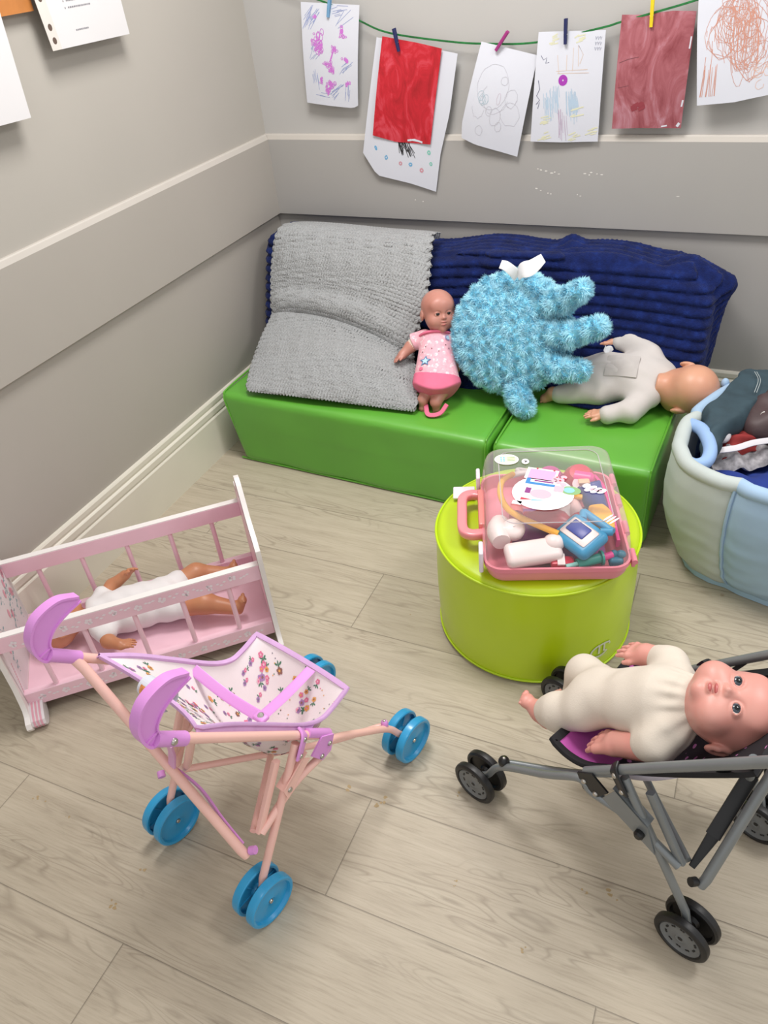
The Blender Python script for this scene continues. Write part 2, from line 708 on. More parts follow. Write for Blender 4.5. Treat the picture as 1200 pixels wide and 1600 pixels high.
def sd_hand(P, w, d, n, s, L, curl=.35, spread=.16):
    """w wrist, d finger direction, n palm normal (palm side), s thumb side, L hand length"""
    w = np.array(w, float)
    d, n = nrm(d), np.array(n, float)
    n = nrm(n - d * (n @ d))
    s = np.array(s, float)
    s = nrm(s - d * (s @ d) - n * (s @ n))
    pal = None
    fing = None
    lens = (.36, .41, .38, .29)
    for i in range(4):
        off = .27 - .18 * i
        k = w + L * (d * (.52 - .03 * abs(i - 1.3)) + s * off)
        b = w + L * (d * .06 + s * off * .6)
        c = sd_cap(P, b, k, .15 * L, .125 * L)
        pal = c if pal is None else smin(pal, c, .06 * L)
        fd = nrm(d + s * (off * spread * 2) + n * curl * .45)
        m = k + fd * lens[i] * L * .55
        fd2 = nrm(fd + n * curl)
        t = m + fd2 * lens[i] * L * .5
        f = np.minimum(sd_cap(P, k, m, .088 * L, .08 * L), sd_cap(P, m, t, .08 * L, .062 * L))
        fing = f if fing is None else np.minimum(fing, f)
    th0 = w + L * (d * .14 + s * .24 + n * .05)
    th1 = th0 + L * (d * .20 + s * .17 + n * .06)
    th2 = th1 + L * (d * .20 + s * .03 + n * .05)
    th = np.minimum(sd_cap(P, th0, th1, .12 * L, .095 * L), sd_cap(P, th1, th2, .095 * L, .07 * L))
    return smin(smin(pal, fing, .03 * L), th, .05 * L)


def sd_foot(P, a, d, u, s, L):
    """a ankle, d toe direction, u upward (instep), s big toe side, L length"""
    a = np.array(a, float)
    d = nrm(d)
    u = np.array(u, float)
    u = nrm(u - d * (u @ d))
    s = nrm(np.cross(d, u)) * (1 if np.cross(d, u) @ np.array(s) > 0 else -1)
    heel = a - d * .20 * L - u * .22 * L
    ball = a + d * .48 * L - u * .26 * L
    f = sun(.10 * L, sd_cap(P, heel, ball, .20 * L, .21 * L), sd_cap(P, a, ball, .24 * L, .16 * L),
            sd_cap(P, ball - s * .10 * L, ball + s * .10 * L, .17 * L, .19 * L))
    for i in range(5):
        p = ball + d * L * (.21 - .03 * abs(i - .6)) + s * L * (.21 - .115 * i) - u * .02 * L
        f = smin(f, sd_sph(P, p, (.10 - .011 * i) * L), .02 * L)
    return f


M_eye_white = pm('eye_white', '#efeae6', .15, .01)
M_pupil = pm('pupil_black', '#0b0a0a', .08, .01)
M_iris_grey = pm('iris_grey_blue', '#3d464f', .12, .15, 200)
M_iris_brown = pm('iris_brown', '#4a3326', .12, .15, 200)
M_white_paint = pm('white_gloss_paint', '#d9d4c7', .35, .02)
M_metal = pm('steel_rivet', '#b8b4ad', .3, .08, 40, metal=.9)
M_black = pm('black_plastic', '#141416', .38, .1)
M_white_plastic = pm('white_plastic', '#e6ded9', .35, .02)

#@@STRUCTURE
# ------------------------------------------------------------------ the room
AL, Y0, PW = .00728, -.9097, .2402
ca, sa = math.cos(AL), math.sin(AL)


def make_floor():
    joints = {-4: .6, -3: 1.5, -2: .3, -1: 1.1, 0: .23, 1: .90, 2: .42, 3: .75, 4: 1.185, 5: .345, 6: .838, 7: .1, 8: 1.2, 9: .5, 10: 1.0, 11: .2, 12: .8, 13: .4}
    PL = 1.405
    verts, faces, uvg, uvp, pid = [], [], [], [], []
    kk = 0
    for r in range(-4, 14):
        Yt, Yb = Y0 - r * PW, Y0 - (r + 1) * PW
        j0 = joints[r] - 2 * PL
        for q in range(6):
            a, b = j0 + q * PL, j0 + (q + 1) * PL
            a, b = max(a, -.05), min(b, 4.2)
            if b - a < .01: continue
            cut = j0 + q * PL < -.05
            n = len(verts)
            ox, oy = random.uniform(0, 50), random.uniform(0, 50)
            for X, Y in ((a, Yb), (b, Yb), (b, Yt), (a, Yt)):
                verts.append((ca * X - sa * Y, sa * X + ca * Y, 0))
                uvg.append((X + ox, Y + oy))
                uvp.append((X - a + (1 if cut else 0), Yt - Y))
            faces.append((n, n + 1, n + 2, n + 3))
            pid.append(kk + .37)
            kk += 1
    me = bpy.data.meshes.new('floor')
    me.from_pydata(verts, [], faces)
    for nm, src in (('grain', uvg), ('plank', uvp)):
        l = me.uv_layers.new(name=nm)
        for i, p in enumerate(src): l.data[i].uv = p
    at = me.attributes.new('pid', 'FLOAT', 'FACE')
    at.data.foreach_set('value', pid)
    me.materials.append(wood_floor())
    # dried spots on the vinyl
    bmf = bmesh.new()
    bmf.from_mesh(me)
    rs = random.Random(9)
    for x, y, r, k_ in [(.434, -2.153, .011, 5), (.796, -2.208, .008, 3), (.779, -2.29, .010, 4), (1.446, -1.979, .007, 4), (1.751, -1.883, .010, 5), (1.62, -2.058, .007, 4), (1.382, -1.782, .007, 3), (1.222, -1.861, .013, 5), (1.137, -1.858, .009, 4), (1.053, -1.281, .005, 2), (.54, -2.168, .006, 3), (.33, -1.216, .007, 3), (1.70, -1.90, .006, 3)]:
        for q in range(k_):
            cx_, cy_ = x + rs.gauss(0, r * .6), y + rs.gauss(0, r * .6)
            rr_ = r * rs.uniform(.2, .55)
            vs_ = [bmf.verts.new((cx_ + rr_ * rs.uniform(.6, 1.2) * math.cos(a), cy_ + rr_ * rs.uniform(.5, 1.1) * math.sin(a), .0003 + .00004 * q)) for a in np.linspace(0, 2 * PI, 11)[:-1]]
            f_ = bmf.faces.new(vs_)
            f_.material_index = 1
    bmf.to_mesh(me)
    bmf.free()
    me.materials.append(pm('dried_spill', '#a58f6a', .6, .15, 150))
    o = bpy.data.objects.new('floor', me)
    COL.objects.link(o)
    tag(o, kind='structure')


make_floor()
M_wall_up = pm('wall_paint_cream', '#ada8a0', .65, .015, 3, bump=.03, bscale=300)
M_wall_lo = pm('wall_paint_taupe', '#a9a39b', .6, .015, 3, bump=.03, bscale=300)
M_cap = pm('dado_cap_paint', '#bcb6ae', .5, .02)
M_chip = pm('bare_plaster_chip', '#e2dfd8', .8, .02)

ZS = 1.0


M_wall_up_b = pm('wall_paint_cream_cool_lit', '#b3b1ae', .65, .015, 3, bump=.03, bscale=300)  # left wall's cream paint, with the back wall's cooler light put into the colour
M_wall_lo_b = pm('wall_paint_taupe_cool_lit', '#a4a19d', .6, .015, 3, bump=.03, bscale=300)  # same taupe paint as on the left, cooler light mixed into its colour


def wall(name, fn, a, b, mats):
    m = MB()
    m.prism([(a, 0), (b, 0), (b, ZS), (a, ZS)], 0, -.1, fn, 1)
    m.prism([(a, ZS), (b, ZS), (b, 2.6), (a, 2.6)], 0, -.1, fn, 0)
    tag(m.build(name, mats, smooth=False), kind='structure')


fl = lambda a, z, d: (d, -a, z)          # left wall: a along -y, d out of wall
fb = lambda a, z, d: (a, -d, z)          # back wall
wall('wall_left', fl, 0, 4.2, [M_wall_up, M_wall_lo])
wall('wall_back', fb, -.1, 4.2, [M_wall_up_b, M_wall_lo_b])
T = .018
dado = [(0, .716), (T - .003, .716), (T, .719), (T, .9915), (.0125, 1.006), (.010, 1.009), (0, 1.009)]


def trim(name, prof, fn, a, b, mats, capidx=()):
    m = MB()
    n = len(prof)
    vs = [fn(a, z, d) for d, z in prof] + [fn(b, z, d) for d, z in prof]
    for i in range(n):
        j = (i + 1) % n
        m.add([vs[i], vs[j], vs[j + n], vs[i + n]], [(0, 1, 2, 3)], 1 if i in capidx else 0)
    m.add(vs, [tuple(range(n)), tuple(range(2 * n - 1, n - 1, -1))], 0)
    return m


m = trim('trim_1', dado, fl, T, 4.2, None, (3, 4, 5))
tag(m.build('trim_1', [M_wall_lo, M_cap], smooth=False), kind='structure')
m = trim('trim_2', dado, fb, 0, 4.2, None, (3, 4, 5))
for x, z in [(1.063, .905), (1.073, .902), (1.09, .899), (1.11, .893), (1.12, .896), (1.135, .890), (1.22, .893), (1.235, .889), (1.26, .893), (1.275, .891), (1.24, .897),
             (1.06, .842), (1.075, .836), (1.10, .828), (1.11, .826), (1.20, .826), (1.21, .822), (1.52, .83), (.61, .79), (.64, .785)]:
    w_, h_ = random.uniform(.003, .007), random.uniform(.0012, .0025)
    poly = [(x + w_ * math.cos(t) * random.uniform(.6, 1), z + h_ * math.sin(t) * random.uniform(.6, 1)) for t in np.linspace(0, 2 * PI, 7)[:-1]]
    m.prism(poly, T - .001, T + .0004, fb, 2)
tag(m.build('trim_2', [M_wall_lo_b, M_cap, M_chip], smooth=False), kind='structure')
skirt = [(0, 0), (.019, 0), (.019, .166), (.0165, .170), (.012, .172), (.012, .177), (.0165, .180), (.0165, .199), (.013, .203), (.0095, .205), (.0095, .209), (.0115, .213), (.0115, .228), (.008, .234), (0, .235)]
tag(trim('s', skirt, fl, .019, 4.2, None).build('baseboard_left', [M_white_paint], smooth=False), kind='structure')
tag(trim('s', skirt, fb, 0, 4.2, None).build('baseboard_back', [M_white_paint], smooth=False), kind='structure')


# ------------------------------------------------------------------ paper things on the walls
M_paper = pm('white_paper', '#cfd1da', .75, .015, 6, bump=.05, bscale=40)
M_paper2 = pm('copy_paper', '#cfcdce', .7, .01, 6)


def poly_at(pts, t):
    pts = [np.array(p, float) for p in pts]
    L = [np.linalg.norm(b - a) for a, b in zip(pts, pts[1:])]
    s = t * sum(L)
    for a, b, l in zip(pts, pts[1:], L):
        if s <= l + 1e-9: return a + (b - a) * (s / l)
        s -= l
    return pts[-1]


def sheet(top, bottom, left, right, bulge):
    tl, tr, bl, br = [np.array(p, float) for p in (top[0], top[-1], bottom[0], bottom[-1])]

    def f(u, v):
        p = (1 - v) * poly_at(top, u) + v * poly_at(bottom, u) + (1 - u) * poly_at(left, v) + u * poly_at(right, v) \
            - ((1 - u) * (1 - v) * tl + u * (1 - v) * tr + (1 - u) * v * bl + u * v * br)
        return p + bulge(u, v)
    return f


_pend = {}


def paper(name, label, cat, f, mat_, group=None, nu=14, nv=18, t=.0007):
    m = MB()
    m.grid(f, nu, nv, t)
    o = bpy.data.objects.new('pending', None)
    _pend[o.name] = (m, name, label, cat, group, mat_)
    return o


def flush(o, cols=()):
    m, name, label, cat, group, mat_ = _pend[o.name]
    bpy.data.objects.remove(o)
    return tag(m.build(name, [mat_] + list(cols)), label, cat, group)


def marks(f, strokes, cols, parent, name='crayon_marks', lift=(0, -.0012, 0), nrmv=(0, -1, 0)):
    """strokes: (points in u,v, width, colour index); laid as thin ribbons of colour on the sheet, in the sheet's own mesh"""
    own = parent.name in _pend
    m = _pend[parent.name][0] if own else MB()
    L = np.array(lift)
    N = np.array(nrmv, float)
    for pts, w, ci in strokes:
        pts = [(min(max(u, .015), .985), min(max(v, .015), .985)) for u, v in pts]
        P = [np.array(f(u, v)) + L for u, v in pts]
        vs, fs = [], []
        for i in range(len(P)):
            t = P[min(i + 1, len(P) - 1)] - P[max(i - 1, 0)]
            s = np.cross(t, N)
            l = np.linalg.norm(s)
            s = s / l if l > 1e-9 else np.array([1, 0, 0])
            vs += [P[i] - s * w / 2, P[i] + s * w / 2]
            if i: fs.append((2 * i - 2, 2 * i - 1, 2 * i + 1, 2 * i))
        m.add(vs, fs, ci + (1 if own else 0))
    return flush(parent, cols) if own else m.build(name, cols, parent, smooth=False)


def loop(c, rx, ry, turns=1.0, n=14, ph=0, jit=.1):
    return [(c[0] + rx * math.cos(ph + 2 * PI * turns * i / n) * random.uniform(1 - jit, 1 + jit),
             c[1] + ry * math.sin(ph + 2 * PI * turns * i / n) * random.uniform(1 - jit, 1 + jit)) for i in range(n + 1)]


def hatch(c, dx, dy, k, spread, lean=.5):
    out = []
    for i in range(k):
        x, y = c[0] + random.uniform(-spread, spread), c[1] + random.uniform(-spread, spread) * .8
        out.append([(x, y), (x + dx * random.uniform(.6, 1.3), y + dy * random.uniform(.6, 1.3))])
    return out


GD = 'drawings pegged on the string'
BZ = lambda k=.006, ph=0.: (lambda u, v: np.array([0, -k * math.sin(PI * v) * (1 + .5 * math.sin(3 * u + ph)) - .004 * (v ** 2) * math.sin(4 * u + ph), 0]))

# 1 pink and blue scribbles
f1 = sheet([(.245, -.03, 1.42), (.461, -.03, 1.40)], [(.218, -.03, 1.118), (.33, -.03, 1.105), (.40, -.031, 1.098), (.42, -.033, 1.106)],
           [(.245, -.03, 1.42), (.218, -.03, 1.118)], [(.461, -.03, 1.40), (.42, -.033, 1.106)], BZ(.006))
d1 = paper('childs_drawing', 'white sheet of paper with pink and blue felt-pen scribbles under the pale blue peg', 'drawing', f1, M_paper, GD)
c_pink, c_bl, c_gr = pm('felt_pen_pink', '#c670c9', .8), pm('crayon_blue', '#8f9bc4', .8), pm('pencil_grey', '#a9a8b0', .8)
st = []
for c, r in [((.27, .36), .09), ((.30, .42), .07), ((.58, .42), .05), ((.80, .52), .05), ((.46, .58), .06), ((.52, .62), .06), ((.50, .78), .07), ((.45, .83), .06), ((.72, .26), .06), ((.25, .12), .03), ((.82, .75), .04), ((.33, .74), .04)]:
    for _ in range(int(r * 230)):
        st.append((loop((c[0] + random.gauss(0, r * .5), c[1] + random.gauss(0, r * .4)), r * random.uniform(.12, .45), r * random.uniform(.10, .4), 1.2), .0018, 0))
st.append(([(.57, .40), (.52, .52), (.56, .44), (.50, .54)], .004, 0))
for c, dx, dy, k, sp in [((.12, .2), .12, -.10, 22, .10), ((.2, .5), .08, -.09, 8, .08), ((.55, .08), .16, -.02, 10, .1), ((.72, .62), .12, -.06, 9, .06), ((.55, .88), .12, -.08, 12, .08), ((.8, .9), .02, -.12, 6, .06), ((.2, .66), .02, .12, 6, .05), ((.25, .88), .18, .01, 4, .06), ((.6, .2), .2, -.12, 3, .05)]:
    st += [(h, .0013, 1) for h in hatch(c, dx, dy, k, sp)]
marks(f1, st, [c_pink, c_bl], d1)

# 2 white sheet behind the red painting
fw2 = sheet([(.512, -.028, 1.308), (.793, -.028, 1.252)], [(.423, -.030, .953), (.471, -.030, .877), (.60, -.031, .85), (.696, -.030, .823)],
            [(.512, -.028, 1.308), (.423, -.030, .953)], [(.793, -.028, 1.252), (.76, -.03, 1.08), (.72, -.029, .95), (.696, -.030, .823)], BZ(.003, 1))
d2 = paper('childs_drawing', 'large white sheet with a torn corner and black strokes hanging behind the red painting', 'drawing', fw2, M_paper, GD)
c_blk, c_cy, c_grn, c_pk2 = pm('felt_pen_black', '#2b2a2c', .8), pm('felt_pen_cyan', '#62a5cf', .8), pm('felt_pen_green', '#7bbfae', .8), pm('felt_pen_rose', '#c88f9b', .8)
st = []
for _ in range(26):
    x = random.uniform(.40, .56)
    st.append(([(x, .62 + random.uniform(-.05, .02)), (x + .06, .70), (x + .12 + random.uniform(-.03, .03), .78 + random.uniform(-.04, .02))], .0022, 0))
for c, ci in [((.20, .82), 1), ((.36, .84), 1), ((.66, .85), 1), ((.86, .72), 2), ((.90, .80), 2), ((.80, .87), 3), ((.54, .86), 3)]:
    for _ in range(4):
        st.append((loop(c, .022 * random.uniform(.4, 1), .018 * random.uniform(.4, 1), 1.3), .002, ci))
marks(fw2, st, [c_blk, c_cy, c_grn, c_pk2], d2)

# red painting
fr = sheet([(.537, -.037, 1.311), (.66, -.037, 1.288), (.743, -.037, 1.269)], [(.472, -.038, 1.013), (.56, -.038, .990), (.687, -.038, .983)],
           [(.537, -.037, 1.311), (.472, -.038, 1.013)], [(.743, -.037, 1.269), (.687, -.038, .983)], BZ(.004, 2))
d3 = paper('childs_painting', 'bright red painted sheet pegged over a larger white sheet', 'drawing', fr, painted_red('red_paint', '#9c0c19', '#bf1a2a', '#d6505f', 3.2), GD)
marks(fr, [([(.60, .975), (.72, .962), (.86, .985)], .006, 0), ([(.64, .965), (.80, .975)], .005, 0)], [M_paper], d3, 'bare_paper_edge')

# 3 faint pencil drawing
f3 = sheet([(.875, -.033, 1.283), (1.056, -.030, 1.239)], [(.803, -.036, 1.005), (.85, -.036, .985), (.995, -.036, .946)],
           [(.875, -.033, 1.283), (.806, -.035, 1.049), (.803, -.036, 1.005)], [(1.056, -.030, 1.239), (.995, -.036, .946)], BZ(.008, .7))
d4 = paper('childs_drawing', 'white sheet with faint pencil circles hanging askew from the magenta peg', 'drawing', f3, M_paper, GD)
st = [(loop((.38, .38), .26, .22, 1, 26, jit=.03), .0011, 0), (loop((.40, .62), .05, .05, 1), .0012, 0), (loop((.55, .30), .06, .04, 1.2), .0012, 0), (loop((.52, .66), .09, .09, 1), .0011, 0), (loop((.60, .75), .05, .05, 1), .0012, 0), (loop((.75, .60), .16, .12, 1), .0010, 0),
      (loop((.30, .84), .06, .05, 1), .0010, 0), (loop((.45, .48), .2, .16, .6), .0010, 0), (loop((.72, .45), .1, .09, 1.4), .0010, 0), (loop((.22, .62), .1, .1, .5), .0009, 0)]
st += [(loop((.27 + random.gauss(0, .02), .52 + random.gauss(0, .02)), .05, .05, 1.2), .0011, 1) for _ in range(4)]
st += [(loop((.52, .48), .03, .06, 1), .0011, 2)]
marks(f3, st, [pm('pencil_faint', '#bcbbc3', .8), pm('pencil_teal', '#aac0ca', .8), pm('pencil_pink', '#c9b9c4', .8)], d4, 'pencil_marks')

# 4 pale blue, yellow and orange strokes with purple egg
f4 = sheet([(1.056, -.03, 1.301), (1.257, -.03, 1.298)], [(1.041, -.034, .995), (1.15, -.036, .992), (1.257, -.033, .994)],
           [(1.056, -.03, 1.301), (1.041, -.034, .995)], [(1.257, -.03, 1.298), (1.257, -.033, .994)], BZ(.005, 1.4))
d5 = paper('childs_drawing', 'white sheet with pale blue and yellow strokes and a purple egg shape', 'drawing', f4, M_paper, GD)
P4C = [pm('crayon_pale_blue', '#b0c4d6', .8), pm('crayon_yellow', '#d3d2b4', .8), pm('crayon_orange', '#d4c0b2', .8), pm('felt_pen_purple', '#a438ad', .8), pm('felt_pen_navy', '#5a5d78', .8), pm('crayon_lilac', '#b9a6bb', .8)]
st = [(h, .0016, 0) for c in [(.22, .58), (.3, .52), (.55, .55), (.6, .58)] for h in hatch(c, .03, .16, 22, .07)]
st += [(h, .0035, 1) for c in [(.2, .08), (.6, .07), (.15, .8), (.6, .72), (.85, .9), (.15, .95), (.6, .95)] for h in hatch(c, .10, -.02, 6, .05)]
st += [(h, .0016, 2) for h in [[(.32, .34), (.78, .33)], [(.34, .36), (.8, .36)], [(.32, .2), (.36, .36)], [(.55, .14), (.56, .34)], [(.46, .2), (.47, .33)], [(.64, .3), (.62, .12), (.7, .2), (.66, .28)]]]
st += [(loop((.43, .42), .06 * k, .045 * k, 1, 18, jit=.02), .0045, 3) for k in (.95, .6, .35)]
st += [([(.07, .2), (.11, .24), (.16, .22), (.15, .27), (.2, .26)], .0016, 4), ([(.06, .42), (.09, .5), (.05, .56), (.10, .6), (.05, .64), (.1, .62), (.08, .68)], .0018, 4)]
st += [(h, .0013, 5) for c in [(.42, .72), (.48, .78), (.38, .7)] for h in hatch(c, .03, .2, 5, .05)]
for i in range(9):
    x = .86 + (i % 3) * .035
    y = .05 + (i // 3) * .045
    st.append(([(x, y), (x + .012, y + .03), (x + .024, y + .004)], .0011, 4))
marks(f4, st, P4C, d5)

# 5 maroon painting
f5 = sheet([(1.30, -.03, 1.334), (1.36, -.03, 1.331), (1.44, -.03, 1.337), (1.504, -.03, 1.333)], [(1.299, -.036, 1.033), (1.38, -.037, 1.036), (1.503, -.035, 1.033)],
           [(1.30, -.03, 1.334), (1.299, -.036, 1.033)], [(1.504, -.03, 1.333), (1.503, -.035, 1.033)], BZ(.008, .2))
d6 = paper('childs_painting', 'dusky maroon painted sheet hanging from the yellow peg', 'drawing', f5, painted_red('maroon_paint', '#7d3038', '#a05a62', '#bb8a96', 2.6), GD)
st = []
for c, rx, ry in [((.36, .80), .10, .045)]:
    for _ in range(12):
        a = random.uniform(0, 2 * PI)
        x, y = c[0] + rx * .6 * math.cos(a), c[1] + ry * .6 * math.sin(a)
        st.append(([(x - rx * .4, y + .012), (x, y), (x + rx * .4, y - .012)], .009, 0))
st += [([(.94, .99), (.97, .95)], .008, 1), ([(.97, .80), (.98, .74)], .005, 1), ([(.975, .3), (.98, .2)], .004, 1), ([(.72, .985), (.8, .975)], .004, 1)]
st += [([(.03, .40), (.15, .37), (.3, .35)], .0015, 2), ([(.04, .62), (.2, .6)], .001, 2)]
marks(f5, st, [pm('maroon_dark_paint', '#8c3540', .6), M_paper, pm('paint_crease', '#74424a', .6)], d6, 'brush_marks')

# 6 orange tangle
f6 = sheet([(1.502, -.034, 1.400), (1.72, -.034, 1.425)], [(1.542, -.052, 1.099), (1.64, -.056, 1.106), (1.76, -.054, 1.13)],
           [(1.502, -.034, 1.400), (1.512, -.036, 1.3), (1.542, -.052, 1.099)], [(1.72, -.034, 1.425), (1.76, -.054, 1.13)], BZ(.006, 2.2))
d7 = paper('childs_drawing', 'white sheet covered with an orange crayon tangle at the right end of the string', 'drawing', f6, M_paper, GD)
st = []
for _ in range(44):
    c = (random.gauss(.5, .13), random.gauss(.42, .13))
    st.append((loop(c, random.uniform(.06, .22), random.uniform(.08, .3), random.uniform(.7, 1.6), 22, random.uniform(0, 6), .12), .0011, 0))
for _ in range(10):
    x = random.uniform(.1, .3)
    st.append(([(x, random.uniform(.3, .6)), (x - .03, .75), (x - .06 + random.uniform(-.02, .04), .93)], .0014, 0))
for _ in range(10):
    st.append((loop((random.gauss(.75, .08), random.gauss(.78, .05)), .05, .04, .8), .0013, 1))
marks(f6, st, [pm('crayon_rust', '#c98f7c', .8), pm('crayon_peach', '#dcb7a6', .8)], d7)

# string
m = MB()
SP = bez([(.02, -.012, 1.50), (.20, -.026, 1.455), (.352, -.03, 1.408), (.458, -.03, 1.356), (.563, -.032, 1.318), (.762, -.03, 1.287), (.89, -.03, 1.276), (1.049, -.03, 1.274), (1.244, -.03, 1.304), (1.298, -.03, 1.316), (1.403, -.031, 1.338), (1.499, -.03, 1.359), (1.7, -.025, 1.41), (1.95, -.012, 1.49)], 8)
m.tube(SP, [(.001, .0030)] * len(SP), 8)
tag(m.build('string', [pm('green_ribbon', '#1f6b35', .4, .35, 60)]), 'green glittery ribbon strung along the wall holding the drawings', 'string')


def peg(p, q, col, hexc, label, out=-.006):
    """small wooden clothes peg from top p to jaw q"""
    P, Q = np.array(p, float), np.array(q, float)
    t = nrm(Q - P)
    n = np.array([0, -1., 0])
    s = np.cross(t, n)
    mt = pm('peg_paint_' + col, hexc, .45, .06, 60)
    L = np.linalg.norm(Q - P)
    r = thing('clothes_peg', label, 'peg', Q, 'little pegs on the string')
    for sg, nm in ((1, 'front'), (-1, 'back')):
        m = MB()
        a = P + n * (.0075 if sg > 0 else -.0035) * 1.0
        b = Q + n * (.0045 if sg > 0 else .0003)
        m.tube([a, a + (b - a) * .5, b], [(.0048, .0022), (.0048, .0026), (.0045, .0016)], 12, flat=tuple(n))
        m.build('jaw', [mt], r)
    m = MB()
    c = P + (Q - P) * .62 + n * .003
    m.tube([c - s * .006, c + s * .006], .0014, 8)
    m.build('spring', [M_metal], r)
    return r


peg((.362, -.036, 1.432), (.345, -.036, 1.373), 'sky', '#6f9fc4', 'pale blue clothes peg holding the pink scribble drawing')
peg((.583, -.042, 1.332), (.596, -.044, 1.267), 'navy', '#1c2354', 'navy clothes peg holding the bright red painting')
peg((.963, -.04, 1.308), (.924, -.04, 1.258), 'magenta', '#9c2f78', 'magenta clothes peg on the faint pencil drawing')
peg((1.139, -.036, 1.333), (1.141, -.038, 1.267), 'navy', '#1c2354', 'navy clothes peg holding the drawing with the purple egg')
peg((1.383, -.037, 1.374), (1.386, -.038, 1.301), 'yellow', '#e3cb1e', 'yellow clothes peg holding the maroon painting')

# left wall: board frame, sleeve, sheet
r = thing('notice_board', 'notice board with an orange wooden frame on the left wall', 'notice board', (.0, -1.3, 1.5))
m = MB()
m.prism([(.985, 1.512), (2.2, 1.512), (2.2, 1.552), (.985, 1.552)], .002, .022, fl)
m.prism([(.985, 1.552), (1.025, 1.552), (1.025, 2.3), (.985, 2.3)], .002, .022, fl)
m.build('frame', [pm('orange_wood', '#b8763c', .5, .15, 14)], r, smooth=False)
m = MB()
m.prism([(1.025, 1.552), (2.2, 1.552), (2.2, 2.3), (1.025, 2.3)], .003, .010, fl)
m.build('cork_panel', [pm('cork', '#a87a4e', .9, .25, 120)], r, smooth=False)

LX = lambda y, z, d=.03: (d, y, z)
dtop, dbot = .012, .050
DL = lambda v: dtop + (dbot - dtop) * v
fd = sheet([LX(-.992, 1.72, 0), LX(-.672, 1.72, 0)], [LX(-.974, 1.423, 0), LX(-.676, 1.421, 0)], [LX(-.992, 1.72, 0), LX(-.974, 1.423, 0)], [LX(-.672, 1.72, 0), LX(-.676, 1.421, 0)],
           lambda u, v: np.array([.034 + .008 * v, 0, 0]))
r = thing('document_sleeve', 'white document in a punched plastic sleeve on the left wall, tilted beside the board', 'document', (.03, -.83, 1.42))
m = MB()
m.grid(lambda u, v: fd(.085 + u * .915, v), 8, 10, .0008)
doc_m = m
doc_o = bpy.data.objects.new('pending', None)
m = MB()
m.grid(lambda u, v: fd(-.03 + u * .115, v * 1.01), 3, 10, .0008, 0)
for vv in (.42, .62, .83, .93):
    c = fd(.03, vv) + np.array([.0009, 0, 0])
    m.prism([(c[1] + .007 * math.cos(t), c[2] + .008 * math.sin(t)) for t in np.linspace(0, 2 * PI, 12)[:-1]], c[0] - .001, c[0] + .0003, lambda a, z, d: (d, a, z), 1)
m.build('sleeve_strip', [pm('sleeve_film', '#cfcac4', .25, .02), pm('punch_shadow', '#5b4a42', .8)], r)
st = []
for (y0_, y1_, v_) in [(.31, .52, .665), (.31, .58, .715), (.32, .47, .885)]:
    n = 16
    u_ = y0_
    while u_ < y1_:
        w_ = random.uniform(.008, .02)
        st.append(([(u_, v_), (u_ + w_, v_ - .001)], .0035, 0))
        u_ += w_ + .006
st += [([(.27, .665), (.28, .665)], .004, 0), ([(.27, .715), (.28, .715)], .004, 0)]
_pend[doc_o.name] = (doc_m, 'document', None, None, None, M_paper2)
doc = marks(fd, st, [pm('print_ink', '#7d7c82', .8)], doc_o, '', (.0012, 0, 0), (1, 0, 0))
doc.parent = r
doc.location = doc.location - r.location
fs = sheet([LX(-1.36, 1.60, 0), LX(-1.095, 1.61, 0)], [LX(-1.40, 1.306, 0), LX(-1.128, 1.298, 0)], [LX(-1.36, 1.60, 0), LX(-1.40, 1.306, 0)], [LX(-1.095, 1.61, 0), LX(-1.128, 1.298, 0)],
           lambda u, v: np.array([.028 + .018 * v, 0, 0]))
flush(paper('notice_sheet', 'plain white sheet at the left edge hanging under the wooden board frame', 'paper', fs, M_paper2))
m = MB()
m.lathe([(0, 0), (.0035, 0), (.004, .002), (.002, .0045), (0, .005)], (.247, 0, 1.399), (0, -1, 0), 14)
tag(m.build('wall_pin', [pm('pin_grey', '#77736c', .5)]), 'small grey pin in the wall left of the pink scribble drawing', 'pin')

# ------------------------------------------------------------------ green soft seats
def vinyl(name, hexc, rough=.38):
    k = NT(name)
    tc = k.n('ShaderNodeTexCoord')
    n1 = k.n('ShaderNodeTexNoise', i_Scale=3.0, i_Detail=3.0)
    k.l(tc.outputs['Object'], n1.inputs['Vector'])
    c = lin(hexc)
    r = k.ramp(n1.outputs['Fac'], [(.3, tuple(x * .93 for x in c[:3]) + (1,)), (.7, tuple(x * 1.06 for x in c[:3]) + (1,))])
    k.l(r.outputs[0], k.b.inputs['Base Color'])
    k.b.inputs['Roughness'].default_value = rough
    k.b.inputs['Coat Weight'].default_value = .4
    k.b.inputs['Coat Roughness'].default_value = .28
    n2 = k.n('ShaderNodeTexNoise', i_Scale=7.0, i_Detail=2.0)
    k.l(tc.outputs['Object'], n2.inputs['Vector'])
    k.bump(n2.outputs['Fac'], .25, .012)
    return k.m


M_green = vinyl('green_vinyl', '#5fa838')
M_green_pipe = vinyl('green_piping_vinyl', '#5fa634')


